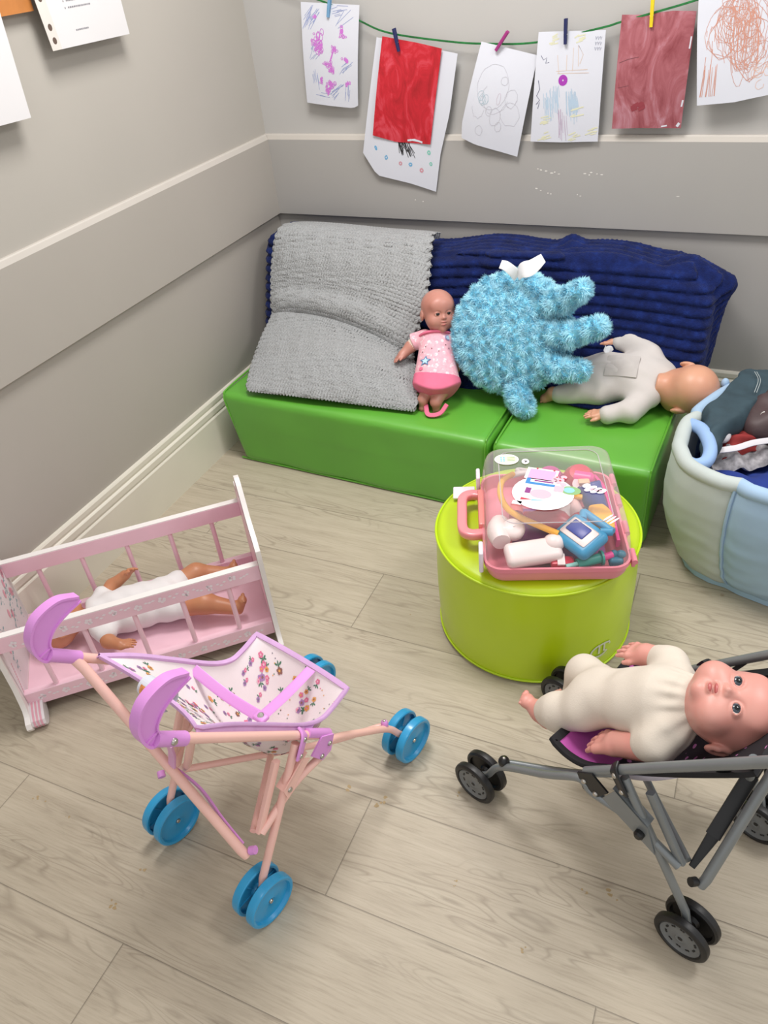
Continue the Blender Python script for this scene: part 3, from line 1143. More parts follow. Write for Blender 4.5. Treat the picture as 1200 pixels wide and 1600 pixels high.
def soft_seat(label, c, half, ang, taper_l=0.0):
    R = np.array([[math.cos(ang), math.sin(ang), 0], [-math.sin(ang), math.cos(ang), 0], [0, 0, 1.]])
    c = np.array(c, float)
    hx, hy, hz = half
    toW = lambda x, y, z: c + np.array([x, y, z]) @ R
    t = thing('soft_play_seat', label, 'soft seat', (c[0], c[1], 0), 'green foam seats along the back wall')

    def fn(P):
        q = (P - c) @ R.T
        zz = (q[:, 2] + hz) / (2 * hz)
        sx = np.where(q[:, 0] < 0, 1 + taper_l * (1 - zz), 1)
        q = np.stack([q[:, 0] * sx, q[:, 1], q[:, 2]], 1)
        # soft bulge
        b = .006 * np.cos(q[:, 0] / hx * 1.4) * np.cos(q[:, 1] / hy * 1.4)
        w = .0016 * np.sin(q[:, 0] * 21 + q[:, 2] * 9) * np.clip(1 - zz * 1.2, 0, 1)
        return sd_box(q, (0, 0, 0), (hx, hy, hz), None, .024) - b * (q[:, 2] > 0) - w
    sdf_obj('cushion', fn, toW(-hx - .03, -hy - .03, -hz - .02) - np.array([0, .08, 0]), toW(hx + .03, hy + .03, hz + .03) + np.array([0, .08, 0]), .009, [M_green], t)
    for sx in (-1, 1):
        m = MB()
        pts = []
        e = .006
        for (y, z) in [(-hy + .02, -hz + .012), (-hy + e, -hz + .05), (-hy + .004, 0), (-hy + .002, hz - .05), (-hy + .010, hz - .012), (-hy + .05, hz + .001), (0, hz + .006), (hy - .05, hz - .001)]:
            tz = (z + hz) / (2 * hz)
            x = sx * (hx - .012)
            if sx < 0: x = x / (1 + taper_l * (1 - tz))
            pts.append(toW(x, y, z))
        m.tube(bez(pts, 6), .0035, 8)
        m.build('piping', [M_green_pipe], t)
    m = MB()
    m.tube([toW(-hx * .93, -hy + .006, -hz + .006), toW(hx * .97, -hy + .006, -hz + .006)], .004, 8)
    m.build('piping', [M_green_pipe], t)
    return t


soft_seat('long green vinyl foam seat in the corner under the grey blanket', (.612, -.405, .143), (.527, .330, .142), -.043, .11)
soft_seat('shorter green vinyl foam seat by the fabric tub under the doll lying face down', (1.398, -.435, .143), (.250, .336, .142), -.043, .0)


# ------------------------------------------------------------------ navy ribbed blanket over a backrest
def navy_mat():
    k = NT('navy_plush')
    tc = k.n('ShaderNodeTexCoord')
    n1 = k.n('ShaderNodeTexNoise', i_Scale=26.0, i_Detail=6.0, i_Roughness=.65)
    k.l(tc.outputs['Object'], n1.inputs['Vector'])
    r = k.ramp(n1.outputs['Fac'], [(.3, lin('#0a143c')), (.55, lin('#101f54')), (.8, lin('#1b3175'))])
    k.l(r.outputs[0], k.b.inputs['Base Color'])
    k.b.inputs['Roughness'].default_value = .9
    k.b.inputs['Sheen Weight'].default_value = .08
    k.b.inputs['Specular IOR Level'].default_value = .15
    n2 = k.n('ShaderNodeTexNoise', i_Scale=240.0, i_Detail=3.0)
    k.l(tc.outputs['Object'], n2.inputs['Vector'])
    k.bump(n2.outputs['Fac'], .8, .004)
    return k.m


def navy_fn(P):
    x, y, z = P[:, 0], P[:, 1], P[:, 2]
    ztop = .668 + .010 * np.sin(x * 6.0 + 1.0) + .008 * np.sin(x * 15.0) - .45 * np.clip(x - 1.56, 0, 1)
    yf = -.215 - .42 * np.clip(.66 - z, 0, .5) + .018 * np.sin(x * 5.2 + .5) + .010 * np.sin(x * 13 + z * 6)
    d = sd_box(P, (.87, -.1, .45), (.815, .6, .6), None, .02)
    d = smax(d, z - ztop, .05)
    # front slope plane
    d = smax(d, (yf - y) * .92, .05)
    d = smax(d, y + .022, .03)
    # pulled out corner at the right and left hang
    d = smin(d, sd_cap(P, (1.60, -.13, .62), (1.715, -.14, .605), .055, .022), .05)
    d = smin(d, sd_cap(P, (1.69, -.14, .58), (1.665, -.12, .33), .03, .03), .03)
    # spill on the seat
    d = smin(d, sd_ell(P, (1.40, -.40, .29), (.16, .085, .022)), .03)
    d = smin(d, sd_ell(P, (.93, -.40, .29), (.10, .05, .022)), .03)
    # fold running across the top in the middle
    d = smin(d, sd_cap(P, (1.20, -.05, .672), (1.27, -.235, .60), .022, .014), .03)
    d = smin(d, sd_cap(P, (.98, -.23, .655), (1.18, -.20, .672), .016, .014), .03)
    d = np.maximum(d, .294 - z)
    s = z * 1.08 - np.clip(y + .20, 0, .3) * 1.0 + .012 * np.sin(x * 4.1) + .006 * np.sin(x * 11)
    rib = np.abs(np.sin(s * PI / .034))
    tuft = .5 + .5 * np.sin(x * 2 * PI / .016 + 2 * np.sin(s * 60))
    return np.maximum(d - .0100 * rib ** .8 - .0022 * tuft * rib, .288 - z)


sdf_obj('navy_blanket', navy_fn, (.0, -.52, .25), (1.80, .0, .76), .0056, [navy_mat()])
tag(bpy.data.objects['navy_blanket'], 'navy blue ribbed plush blanket draped over the backrest along the wall', 'blanket')


# ------------------------------------------------------------------ grey bobbled blanket
def grey_blanket():
    L = [(.133, -.115, .700), (.120, -.20, .698), (.128, -.29, .575), (.147, -.365, .452), (.150, -.47, .400), (.165, -.585, .352), (.196, -.695, .309)]
    Mi = [(.44, -.120, .700), (.44, -.215, .700), (.42, -.315, .585), (.405, -.385, .468), (.46, -.475, .425), (.50, -.59, .375), (.530, -.678, .312)]
    Rr = [(.735, -.115, .688), (.748, -.215, .700), (.768, -.33, .565), (.745, -.45, .385), (.770, -.51, .370), (.80, -.585, .345), (.839, -.656, .309)]
    def arc(q):
        c = np.array(bez(q, 40))
        s = np.r_[0, np.cumsum(np.linalg.norm(np.diff(c, axis=0), axis=1))]
        t = np.linspace(0, s[-1], 400)
        # the fold point (fourth control point) sits half way along every profile
        kf = 3 * 40
        s2 = np.where(np.arange(len(s)) <= kf, .5 * s / s[kf], .5 + .5 * (s - s[kf]) / (s[-1] - s[kf]))
        t = np.linspace(0, 1, 400)
        return np.stack([np.interp(t, s2, c[:, k]) for k in range(3)], 1)
    cl, cm, cr = [arc(q) for q in (L, Mi, Rr)]

    def at(c, t):
        s = t * (len(c) - 1)
        i = min(int(s), len(c) - 2)
        return c[i] + (c[i + 1] - c[i]) * (s - i)
    PU, PV = 52, 66

    def f(u, v):
        # fold line height moves to the right
        a, b, c = at(cl, v), at(cm, v), at(cr, v)
        p = a * (1 - u) * (1 - 2 * u) + b * 4 * u * (1 - u) + c * u * (2 * u - 1)
        ru = math.sin(PI * (u * PU + .5 * math.floor(v * PV))) ** 2
        rv = math.sin(PI * v * PV) ** 2
        n = np.array([0, -.75, .66])
        edge = min(1, 12 * min(u, 1 - u), 14 * (1 - v))
        lump = .012 * math.sin(PI * u) * max(0, math.sin(PI * min(1, max(0, (v - .56) / .44)))) + .006 * math.sin(u * 7 + v * 5)
        # crease
        cv = .50 + .004 * math.sin(u * 4)
        cre = -.024 * math.exp(-((v - cv) / .022) ** 2) * (.35 + .65 * math.sin(PI * min(1, u * 1.1)))
        cre += .020 * math.exp(-((v - cv + .055) / .04) ** 2) * (.4 + .6 * math.sin(PI * u))
        rough = .0045 * ru * rv
        drop = -.006 * (1 - edge)
        return p + n * (lump + cre + rough + drop)
    m = MB()
    m.grid(f, 265, 335, .022)
    k = NT('grey_bobble_fabric')
    tc = k.n('ShaderNodeTexCoord')
    vo = k.n('ShaderNodeTexVoronoi', i_Scale=150.0)
    k.l(tc.outputs['Object'], vo.inputs['Vector'])
    n1 = k.n('ShaderNodeTexNoise', i_Scale=220.0, i_Detail=3.0)
    k.l(tc.outputs['Object'], n1.inputs['Vector'])
    r = k.ramp(n1.outputs['Fac'], [(.3, lin('#8e9091')), (.7, lin('#a9abac'))])
    k.l(r.outputs[0], k.b.inputs['Base Color'])
    k.b.inputs['Roughness'].default_value = .95
    k.b.inputs['Sheen Weight'].default_value = .2
    k.b.inputs['Specular IOR Level'].default_value = .1
    k.bump(vo.outputs['Distance'], .6, .004)
    tag(m.build('grey_blanket', [k.m], sharp=180), 'light grey bobbly blanket folded over the left half of the long seat', 'blanket')


grey_blanket()


# ------------------------------------------------------------------ blue fluffy cushion with legs
def fur_blades(o, n, ln, mat_, parent, name='fur', wid=.0016, swirl=.8):
    me = o.data
    F = np.array([p.vertices[:] for p in me.polygons])
    V = np.array([v.co[:] for v in me.vertices])
    A, B, C_, D_ = V[F[:, 0]], V[F[:, 1]], V[F[:, 2]], V[F[:, 3]]
    ar = np.linalg.norm(np.cross(C_ - A, D_ - B), axis=1)
    pick = rng.choice(len(F), n, p=ar / ar.sum())
    a, b = rng.random((n, 1)), rng.random((n, 1))
    p = (A[pick] * (1 - a) + B[pick] * a) * (1 - b) + (D_[pick] * (1 - a) + C_[pick] * a) * b
    N = np.cross(C_ - A, D_ - B)[pick]
    N /= np.linalg.norm(N, axis=1, keepdims=True) + 1e-9
    T = rng.normal(size=(n, 3))
    # swirl field
    W_ = np.stack([np.sin(p[:, 1] * 130 + p[:, 2] * 95), np.sin(p[:, 2] * 120 + p[:, 0] * 90), np.sin(p[:, 0] * 125 + p[:, 1] * 80)], 1)
    T = .35 * T + W_ * swirl
    T -= N * (T * N).sum(1, keepdims=True)
    tip = p + (N + T * .9) * (ln * rng.uniform(.6, 1.2, (n, 1)))
    S = np.cross(N, T + 1e-6)
    S /= np.linalg.norm(S, axis=1, keepdims=True) + 1e-9
    p0, p1 = p - S * wid - N * .001, p + S * wid - N * .001
    vs = np.stack([p0, p1, tip], 1).reshape(-1, 3)
    me2 = bpy.data.meshes.new(name)
    me2.from_pydata(vs.tolist(), [], np.arange(3 * n).reshape(-1, 3).tolist())
    me2.materials.append(mat_)
    # blades take the normal of the pile they stand in
    me2.polygons.foreach_set('use_smooth', [True] * n)
    me2.update()
    o2 = bpy.data.objects.new(name, me2)
    COL.objects.link(o2)
    o2.parent = parent
    return o2


def blue_cushion():
    c = np.array([1.105, -.435, .505])
    nvec = nrm((.22, -.86, .42))
    R = frame((0.05, .45, .9), nvec)           # rows right, forward(normal), up
    R = np.array([R[0], nrm(nvec), np.cross(R[0], nrm(nvec))])
    t = thing('fluffy_cushion', 'round sky-blue fluffy cushion with stubby legs leaning on the navy blanket', 'cushion', (c[0], c[1] - .05, .287))
    legs = [((1.20, -.415, .600), (1.262, -.43, .628), (1.320, -.45, .674)), ((1.21, -.435, .525), (1.30, -.47, .535), (1.388, -.485, .580)),
            ((1.19, -.46, .440), (1.27, -.50, .432), (1.345, -.51, .440)), ((1.12, -.505, .375), (1.165, -.56, .340), (1.192, -.585, .326))]

    def disc(P):
        q = (P - c) @ R.T
        r = np.sqrt(q[:, 0] ** 2 + q[:, 2] ** 2)
        d = sd_ell(q, (0, 0, 0), (.195, .075, .195))
        ros = .0055 * np.sin(q[:, 0] * 2 * PI / .045 + 1.5 * np.sin(q[:, 2] * 40)) * np.sin(q[:, 2] * 2 * PI / .042 + 1.2 * np.sin(q[:, 0] * 50))
        return d - ros
    o = sdf_obj('cushion_body', disc, c - .25, c + .25, .0052, [M_blue_fluff], t)
    fur_blades(o, 42000, .0115, M_blue_fur, t)
    for a, b, e in legs:
        def leg(P):
            d = smin(sd_cap(P, a, b, .037, .033), sd_cap(P, b, e, .032, .031), .02)
            return d - .002 * np.sin(P[:, 0] * 160) * np.sin(P[:, 2] * 150)
        pts = np.array([a, b, e])
        o = sdf_obj('leg', leg, pts.min(0) - .06, pts.max(0) + .06, .005, [M_blue_fluff], t)
        fur_blades(o, 6500, .012, M_blue_fur, o)
    # white sewn-in care label
    m = MB()
    b0 = np.array((1.118, -.43, .695))
    k1 = bez([b0, (1.135, -.445, .722), (1.165, -.45, .735), (1.20, -.445, .765)], 6)
    m.tube(k1, [(.013 + .012 * math.sin(i / len(k1) * PI), .0007) for i in range(len(k1))], 10, flat=(-.3, -.8, .5))
    m.build('care_label', [pm('satin_label', '#e4e6ea', .6, .02)], t)
    m = MB()
    k2 = bez([b0, (1.105, -.445, .718), (1.085, -.45, .735), (1.065, -.44, .735)], 6)
    m.tube(k2, [(.017 - .004 * i / len(k2), .0007) for i in range(len(k2))], 10, flat=(.1, -.8, .5))
    m.build('care_label', [pm('satin_label', '#e4e6ea', .6, .02)], t)


M_blue_fluff = pm('blue_fleece', '#82cfea', .95, .15, 30, sheen=.3)
M_blue_fur = pm('blue_fur', '#abe2f7', .9, .16, 45, sheen=.3)
blue_cushion()

# ------------------------------------------------------------------ fabric tub with clothes
TUBC = np.array([2.03, -.62])


def fabric_tub():
    rim = [(1.668, -.80), (1.678, -.64), (1.768, -.43), (1.90, -.29), (2.10, -.235), (2.30, -.31), (2.42, -.53), (2.41, -.80), (2.26, -.97), (2.04, -1.00), (1.838, -.957), (1.715, -.895)]
    RP = np.array(bez([np.array(p) for p in rim + [rim[0]]], 12))
    ang = np.unwrap(np.arctan2(RP[:, 1] - TUBC[1], RP[:, 0] - TUBC[0]))
    rad = np.linalg.norm(RP - TUBC, axis=1)
    o = np.argsort(ang)
    ang, rad = ang[o], rad[o]
    seams = [math.radians(a) for a in (-120, -60, 0, 60, 120, 180)]

    def rr(a):
        base = ang[0]
        a = (a - base) % (2 * PI) + base
        return float(np.interp(a, ang, rad, period=2 * PI))
    prof = [(.0, .70), (.012, .80), (.06, .885), (.12, .945), (.20, 1.0), (.28, 1.018), (.34, 1.012), (.385, .992)]
    zs = [p[0] for p in prof]
    ks = [p[1] for p in prof]

    def wall_pt(a, z, inn=0.0):
        k = np.interp(z, zs, ks)
        puff = 0
        ds = min(abs((a - s + PI) % (2 * PI) - PI) for s in seams)
        puff = -.012 * math.exp(-(ds / .05) ** 2)
        wr = .0035 * math.sin(z * 120 + 3 * math.sin(a * 9)) * math.exp(-(ds / .35) ** 2) * np.clip(1 - z / .3, 0, 1)
        r = rr(a) * k + puff + wr - inn
        zz = z
        return (TUBC[0] + r * math.cos(a), TUBC[1] + r * math.sin(a), zz)
    t = thing('fabric_tub', 'padded pale blue fabric storage tub full of clothes beside the green seat', 'storage tub', (TUBC[0], TUBC[1], 0))
    cols = [pm('cotton_grey_mint', '#b9c2bf', .85, .04, 12, bump=.15, bscale=500), pm('cotton_pale_blue', '#9fbbd6', .85, .04, 12, bump=.15, bscale=500), pm('cotton_lilac', '#bcb6cf', .85, .04, 12, bump=.15, bscale=500)]
    pmap = [1, 0, 1, 0, 1, 0]
    for i in range(6):
        a0 = seams[i]
        a1 = a0 + math.radians(60)
        m = MB()
        m.grid(lambda u, v: wall_pt(a0 + (a1 - a0) * u, v * .388), 26, 46, .0, 0)
        m.grid(lambda u, v: wall_pt(a0 + (a1 - a0) * u, .02 + v * .368, .035), 16, 16, .0, 0)
        # panel order starts at the front panel, which is blue; its left neighbour is grey white
        cidx = {0: 1, 1: 2, 2: 0, 3: 1, 4: 1, 5: 0}[i]
        m.build('side_panel', [cols[cidx]], t)
        m = MB()
        m.tube([np.array(wall_pt(a0, z, -.003)) for z in np.linspace(.01, .385, 20)], .0045, 8)
        m.build('seam_piping', [cols[cidx]], t)
    m = MB()
    NR = 144
    pts = [np.array(wall_pt(2 * PI * q / NR, .388, .016)) + np.array([0, 0, .004]) for q in range(NR + 1)]
    for q in range(NR):
        pass
    nf0 = len(m.f)
    m.tube(pts, .021, 14, cap=False)
    order = {0: 1, 1: 2, 2: 0, 3: 1, 4: 1, 5: 0}
    for q in range(NR):
        an = 2 * PI * (q + .5) / NR
        i_ = int(((an - seams[0]) % (2 * PI)) / math.radians(60))
        for k_ in range(14): m.m[nf0 + q * 14 + k_] = order[i_]
    m.build('rim', cols, t)
    m = MB()
    m.prism([tuple(np.array(wall_pt(a, .02))[:2]) for a in np.linspace(0, 2 * PI, 49)[:-1]], .002, .03)
    m.build('bottom', [cols[1]], t)
    for pts in ([(1.695, -.66, .392), (1.735, -.70, .40), (1.764, -.775, .395), (1.762, -.825, .382), (1.735, -.842, .375), (1.705, -.82, .375), (1.690, -.79, .388)],
                [(2.38, -.66, .392), (2.345, -.70, .40), (2.32, -.75, .395), (2.33, -.80, .382), (2.36, -.84, .375), (2.39, -.82, .385)]):
        m = MB()
        m.tube(bez(pts, 8), .0185, 14)
        m.build('handle', [pm('cotton_sky', '#93b2dc', .8, .05, 12, bump=.15, bscale=500)], t)
    m = MB()
    m.sphere((1.768, -.418, .405), (.012, .012, .016))
    m.build('tie_knot', [cols[1]], t)
    return t


fabric_tub()


def folds(P, sc, amp, ph=0):
    x, y, z = P[:, 0], P[:, 1], P[:, 2]
    a = np.sin(x * 23 * sc + 2.1 * np.sin(y * 17 * sc + ph)) + .6 * np.sin(y * 31 * sc + 1.7 * np.sin(x * 27 * sc + ph * 2)) + .35 * np.sin((x + y) * 61 * sc + ph)
    return amp * a


def garment(name, label, fn, lo, hi, h, mats, matfn=None):
    o = sdf_obj(name, fn, lo, hi, h, mats, None, None, matfn)
    return tag(o, label, 'clothing', 'clothes in the fabric tub')


# royal blue fleece at the bottom front
garment('blue_fleece', 'royal blue fleece crumpled at the front of the tub',
        lambda P: sun(.05, sd_ell(P, (2.04, -.66, .21), (.315, .30, .095)), sd_cap(P, (1.80, -.80, .28), (2.15, -.82, .30), .055), sd_cap(P, (2.0, -.68, .28), (2.25, -.7, .30), .06)) - folds(P, 1.0, .010, .4),
        (1.68, -1.0, .06), (2.40, -.30, .42), .0075, [pm('royal_blue_fleece', '#1c3480', .9, .15, 20, bump=.2, bscale=400)])


def drape(name, label, quad, amp, ph, mats, fold_dir=(1, 0), nf=5, t=.006, sag=-.02, extra=None, nu=36, nv=36, matfn=None):
    a, b, c, d = [np.array(p, float) for p in quad]

    def f(u, v):
        p = a * (1 - u) * (1 - v) + b * u * (1 - v) + c * u * v + d * (1 - u) * v
        s = u * fold_dir[0] + v * fold_dir[1]
        w = amp * math.sin(2 * PI * nf * s + ph + 1.2 * math.sin(4 * (u + v))) + .5 * amp * math.sin(2 * PI * nf * 1.9 * s + ph * 2 + 3 * u * v)
        e = sag * (abs(2 * u - 1) ** 3 + abs(2 * v - 1) ** 3)
        p = p + np.array([0, -.3 * w, w + e])
        # uneven hem
        p[:2] += .010 * np.array([math.sin(9 * v + ph), math.sin(8 * u + ph)]) * (abs(2 * u - 1) ** 2 + abs(2 * v - 1) ** 2) / 2
        return p
    m = MB()
    m.grid(f, nu, nv, t)
    o = m.build(name, mats, sharp=80)
    return tag(o, label, 'clothing', 'clothes in the fabric tub'), f


drape('grey_patterned_top', 'grey and white patterned top showing beside the padded blue handle in the tub', [(1.775, -.79, .335), (1.99, -.66, .345), (1.96, -.52, .36), (1.77, -.64, .365)], .008, .5,
      [pm('grey_white_print', '#9a979a', .85, .45, 55)], (1, .3), 3)
drape('red_garment', 'red garment with a white edge crumpled in the middle of the tub', [(1.79, -.735, .362), (1.90, -.665, .372), (1.915, -.575, .385), (1.815, -.585, .382)], .009, 1.4,
      [pm('red_jersey', '#8f2b2a', .85, .15, 25)], (.3, 1), 2)
k_w = pm('white_jersey', '#d9d6da', .85, .03)
m = MB()
m.tube(bez([(1.785, -.742, .368), (1.83, -.722, .372), (1.87, -.69, .376), (1.915, -.672, .382), (1.945, -.655, .384)], 8), [(.009, .003)] * 33, 10, flat=(.3, -.5, .8))
m.build('hem', [k_w], None)
hem1 = COL.objects[-1]
m = MB()
m.tube(bez([(1.811, -.648, .385), (1.813, -.60, .392), (1.833, -.573, .395), (1.86, -.578, .395)], 8), .0045, 8)
m.build('hem', [k_w], None)
hem2 = COL.objects[-1]
red_o = bpy.data.objects['red_garment']
for h_ in (hem1, hem2):
    h_.parent = red_o
    h_.location = tuple(np.array(h_.location) - np.array(red_o.location))
m = MB()
m.sphere((1.79, -.672, .375), (.022, .028, .02), 0, 10, 14)
tag(m.build('white_sock', [k_w]), 'small white sock half hidden between the red garment and the dark teal garment', 'clothing', 'clothes in the fabric tub')


def teal_fn(P):
    d = sun(.03, sd_cap(P, (1.765, -.775, .372), (1.772, -.62, .402), .022, .04), sd_cap(P, (1.772, -.62, .402), (1.86, -.41, .425), .045, .05),
            sd_cap(P, (1.86, -.41, .425), (2.05, -.35, .42), .05, .05), sd_cap(P, (1.80, -.62, .39), (1.88, -.44, .405), .045, .04))
    s = (P[:, 0] * .9 - P[:, 1] * .5)
    d = d - .0035 * np.sin(s * 130 + 2 * np.sin(P[:, 1] * 22)) - .004 * np.sin(s * 60 + P[:, 1] * 20)
    return np.maximum(d, P[:, 2] - (.435 + .004 * np.sin(P[:, 1] * 40)))


garment('dark_teal_garment', 'dark teal garment with pale stitching draped along the back left rim of the tub', teal_fn, (1.68, -.85, .30), (2.14, -.26, .50), .0048, [pm('dark_teal_cloth', '#2f434c', .8, .18, 22, bump=.15, bscale=500)])
m = MB()
teal_o = bpy.data.objects['dark_teal_garment']
for off in (0, .006):
    m.tube(bez([(1.842 + off, -.405, .447), (1.855 + off, -.46, .449), (1.850 + off, -.52, .440)], 6), .0009, 6)
m.build('stitching', [pm('pale_thread', '#aeb6b6', .8)], teal_o)


def brown_fn(P):
    d = sun(.03, sd_cap(P, (1.87, -.60, .385), (1.95, -.42, .415), .045, .05), sd_cap(P, (1.95, -.62, .385), (2.12, -.45, .41), .06, .06), sd_cap(P, (1.87, -.60, .385), (2.05, -.66, .38), .035))
    return d - folds(P, 1.5, .004, 1.1) - .003 * np.sin((P[:, 0] + P[:, 1]) * 90)


o = garment('brown_jacket', 'dark brown jacket with a silver snap lying in the back of the tub', brown_fn, (1.78, -.76, .28), (2.25, -.33, .52), .0052, [pm('brown_satin', '#4a3a3b', .5, .15, 20)])
m = MB()
m.lathe([(0, .004), (.003, .004), (.0035, .002), (.009, .003), (.0095, 0), (.009, -.004)], (1.884, -.621, .428), (-.2, -.45, .85), 18)
m.build('snap_button', [M_metal], o)
garment('charcoal_jacket', 'charcoal jacket at the right of the tub covering the brown one', lambda P: sun(.03, sd_cap(P, (1.97, -.70, .37), (2.2, -.55, .40), .05), sd_cap(P, (2.05, -.78, .355), (2.25, -.66, .38), .05)) - folds(P, 1.3, .004, 2.0),
        (1.86, -.90, .26), (2.36, -.45, .50), .006, [pm('charcoal_cloth', '#33383d', .8, .15, 22)])

# ------------------------------------------------------------------ lime pouf
PC = np.array([1.387, -1.158])
PR, PH = .266, .333
M_lime = vinyl('lime_vinyl', '#b8d40e', .36)


def pouf():
    t = thing('round_pouf', 'round lime green vinyl pouf holding the toy medical case', 'pouf', (PC[0], PC[1], 0))
    m = MB()
    prof = [(0, .002), (PR - .02, .002), (PR - .008, .006), (PR - .004, .014)]
    for i in range(14):
        z = .02 + (PH - .045) * i / 13
        prof.append((PR - .0035 + .0035 * math.sin(PI * i / 13) + .0, z))
    prof += [(PR - .003, PH - .014), (PR - .009, PH - .005), (PR - .018, PH - .001), (PR - .05, PH + .002), (PR - .12, PH + .0035), (0, PH + .003)]
    m.lathe(prof, (PC[0], PC[1], 0), (0, 0, 1), 96)
    m.build('cover', [M_lime], t)
    for z, r in ((PH - .012, PR - .0025), (.012, PR - .003)):
        m = MB()
        m.tube([(PC[0] + r * math.cos(a), PC[1] + r * math.sin(a), z) for a in np.linspace(0, 2 * PI, 97)], .0032, 8, cap=False)
        m.build('piping', [pm('lime_piping', '#b8d61c', .4, .04)], t)
    # stamped emblem near the floor: oval ring open at the bottom with two strokes under a bar, and a line of small lettering
    m = MB()
    ac = math.atan2(-1.314 - PC[1], 1.605 - PC[0])
    zc = .084

    def onp(u, v):
        a = ac + u / PR
        r = PR + .0012
        return (PC[0] + r * math.cos(a), PC[1] + r * math.sin(a), zc + v)

    def rib(pts, w):
        vs, fs = [], []
        for i, (u, v) in enumerate(pts):
            p, q = pts[max(0, i - 1)], pts[min(len(pts) - 1, i + 1)]
            tx, ty = q[0] - p[0], q[1] - p[1]
            l = math.hypot(tx, ty)
            nx, ny = -ty / l * w / 2, tx / l * w / 2
            vs += [onp(u + nx, v + ny), onp(u - nx, v - ny)]
            if i: fs.append((2 * i - 2, 2 * i - 1, 2 * i + 1, 2 * i))
        m.add(vs, fs)
    S = .021
    el = [(S * 1.45 * math.cos(a), S * math.sin(a)) for a in np.linspace(math.radians(100), math.radians(325), 26)]
    rib(el, .0062)
    rib([(-.010, S * .93), (.012, S * .93), (.030, S * .70), (.0335, .004)], .0062)
    rib([(-.004, S * .9), (-.004, -.011)], .0058)
    rib([(.013, S * .8), (.013, -.009)], .0058)
    rib([(.013, -.009), (.021, -.011)], .004)
    x = -.018
    for w_ in (.006, .004, .006, .005, .006, .004, .006):
        rib([(x, -.030), (x, -.024), (x + w_ * .7, -.027)], .0011)
        x += w_ + .002
    m.build('printed_emblem', [pm('silver_white_print', '#ccd0b8', .5, .05, 60)], t, smooth=False)
    return t


pouf()

# ------------------------------------------------------------------ toy medical case
CC = np.array([1.431, -1.192])
CTH = .347
CL, CD, CZ0, CZR, CZT = .344, .389, PH + .0045, .387, .490
cc_, cs_ = math.cos(CTH), math.sin(CTH)


def CW(a, b, z):
    return np.array([CC[0] + cc_ * a - cs_ * b, CC[1] + cs_ * a + cc_ * b, z])


CR = np.array([[cc_, cs_, 0], [-cs_, cc_, 0], [0, 0, 1.]])


def rrect(hx, hy, r, n=6):
    pts = []
    for cx_, cy_, a0 in ((hx - r, hy - r, 0), (-hx + r, hy - r, 90), (-hx + r, -hy + r, 180), (hx - r, -hy + r, 270)):
        for i in range(n + 1):
            a = math.radians(a0 + 90 * i / n)
            pts.append((cx_ + r * math.cos(a), cy_ + r * math.sin(a)))
    return pts


def loft(m, secs, mi=0, cap0=False, cap1=False):
    """secs: list of (hx, hy, r, z)"""
    rings = [[CW(x, y, z) for x, y in rrect(hx, hy, r)] for hx, hy, r, z in secs]
    n = len(rings[0])
    vs = [p for rg in rings for p in rg]
    fs = []
    for i in range(len(rings) - 1):
        for k_ in range(n):
            a, b = i * n + k_, i * n + (k_ + 1) % n
            fs.append((a, b, b + n, a + n))
    if cap0: fs.append(tuple(range(n - 1, -1, -1)))
    if cap1: fs.append(tuple((len(rings) - 1) * n + k_ for k_ in range(n)))
    m.add(vs, fs, mi)


M_case_pink = pm('case_pink_plastic', '#e58a98', .3, .03, 10, coat=.2)
M_case_clear = clear_plastic('case_clear_plastic', '#fefafb', .035)
M_latch = pm('latch_white_plastic', '#e9e2ea', .3, .02)


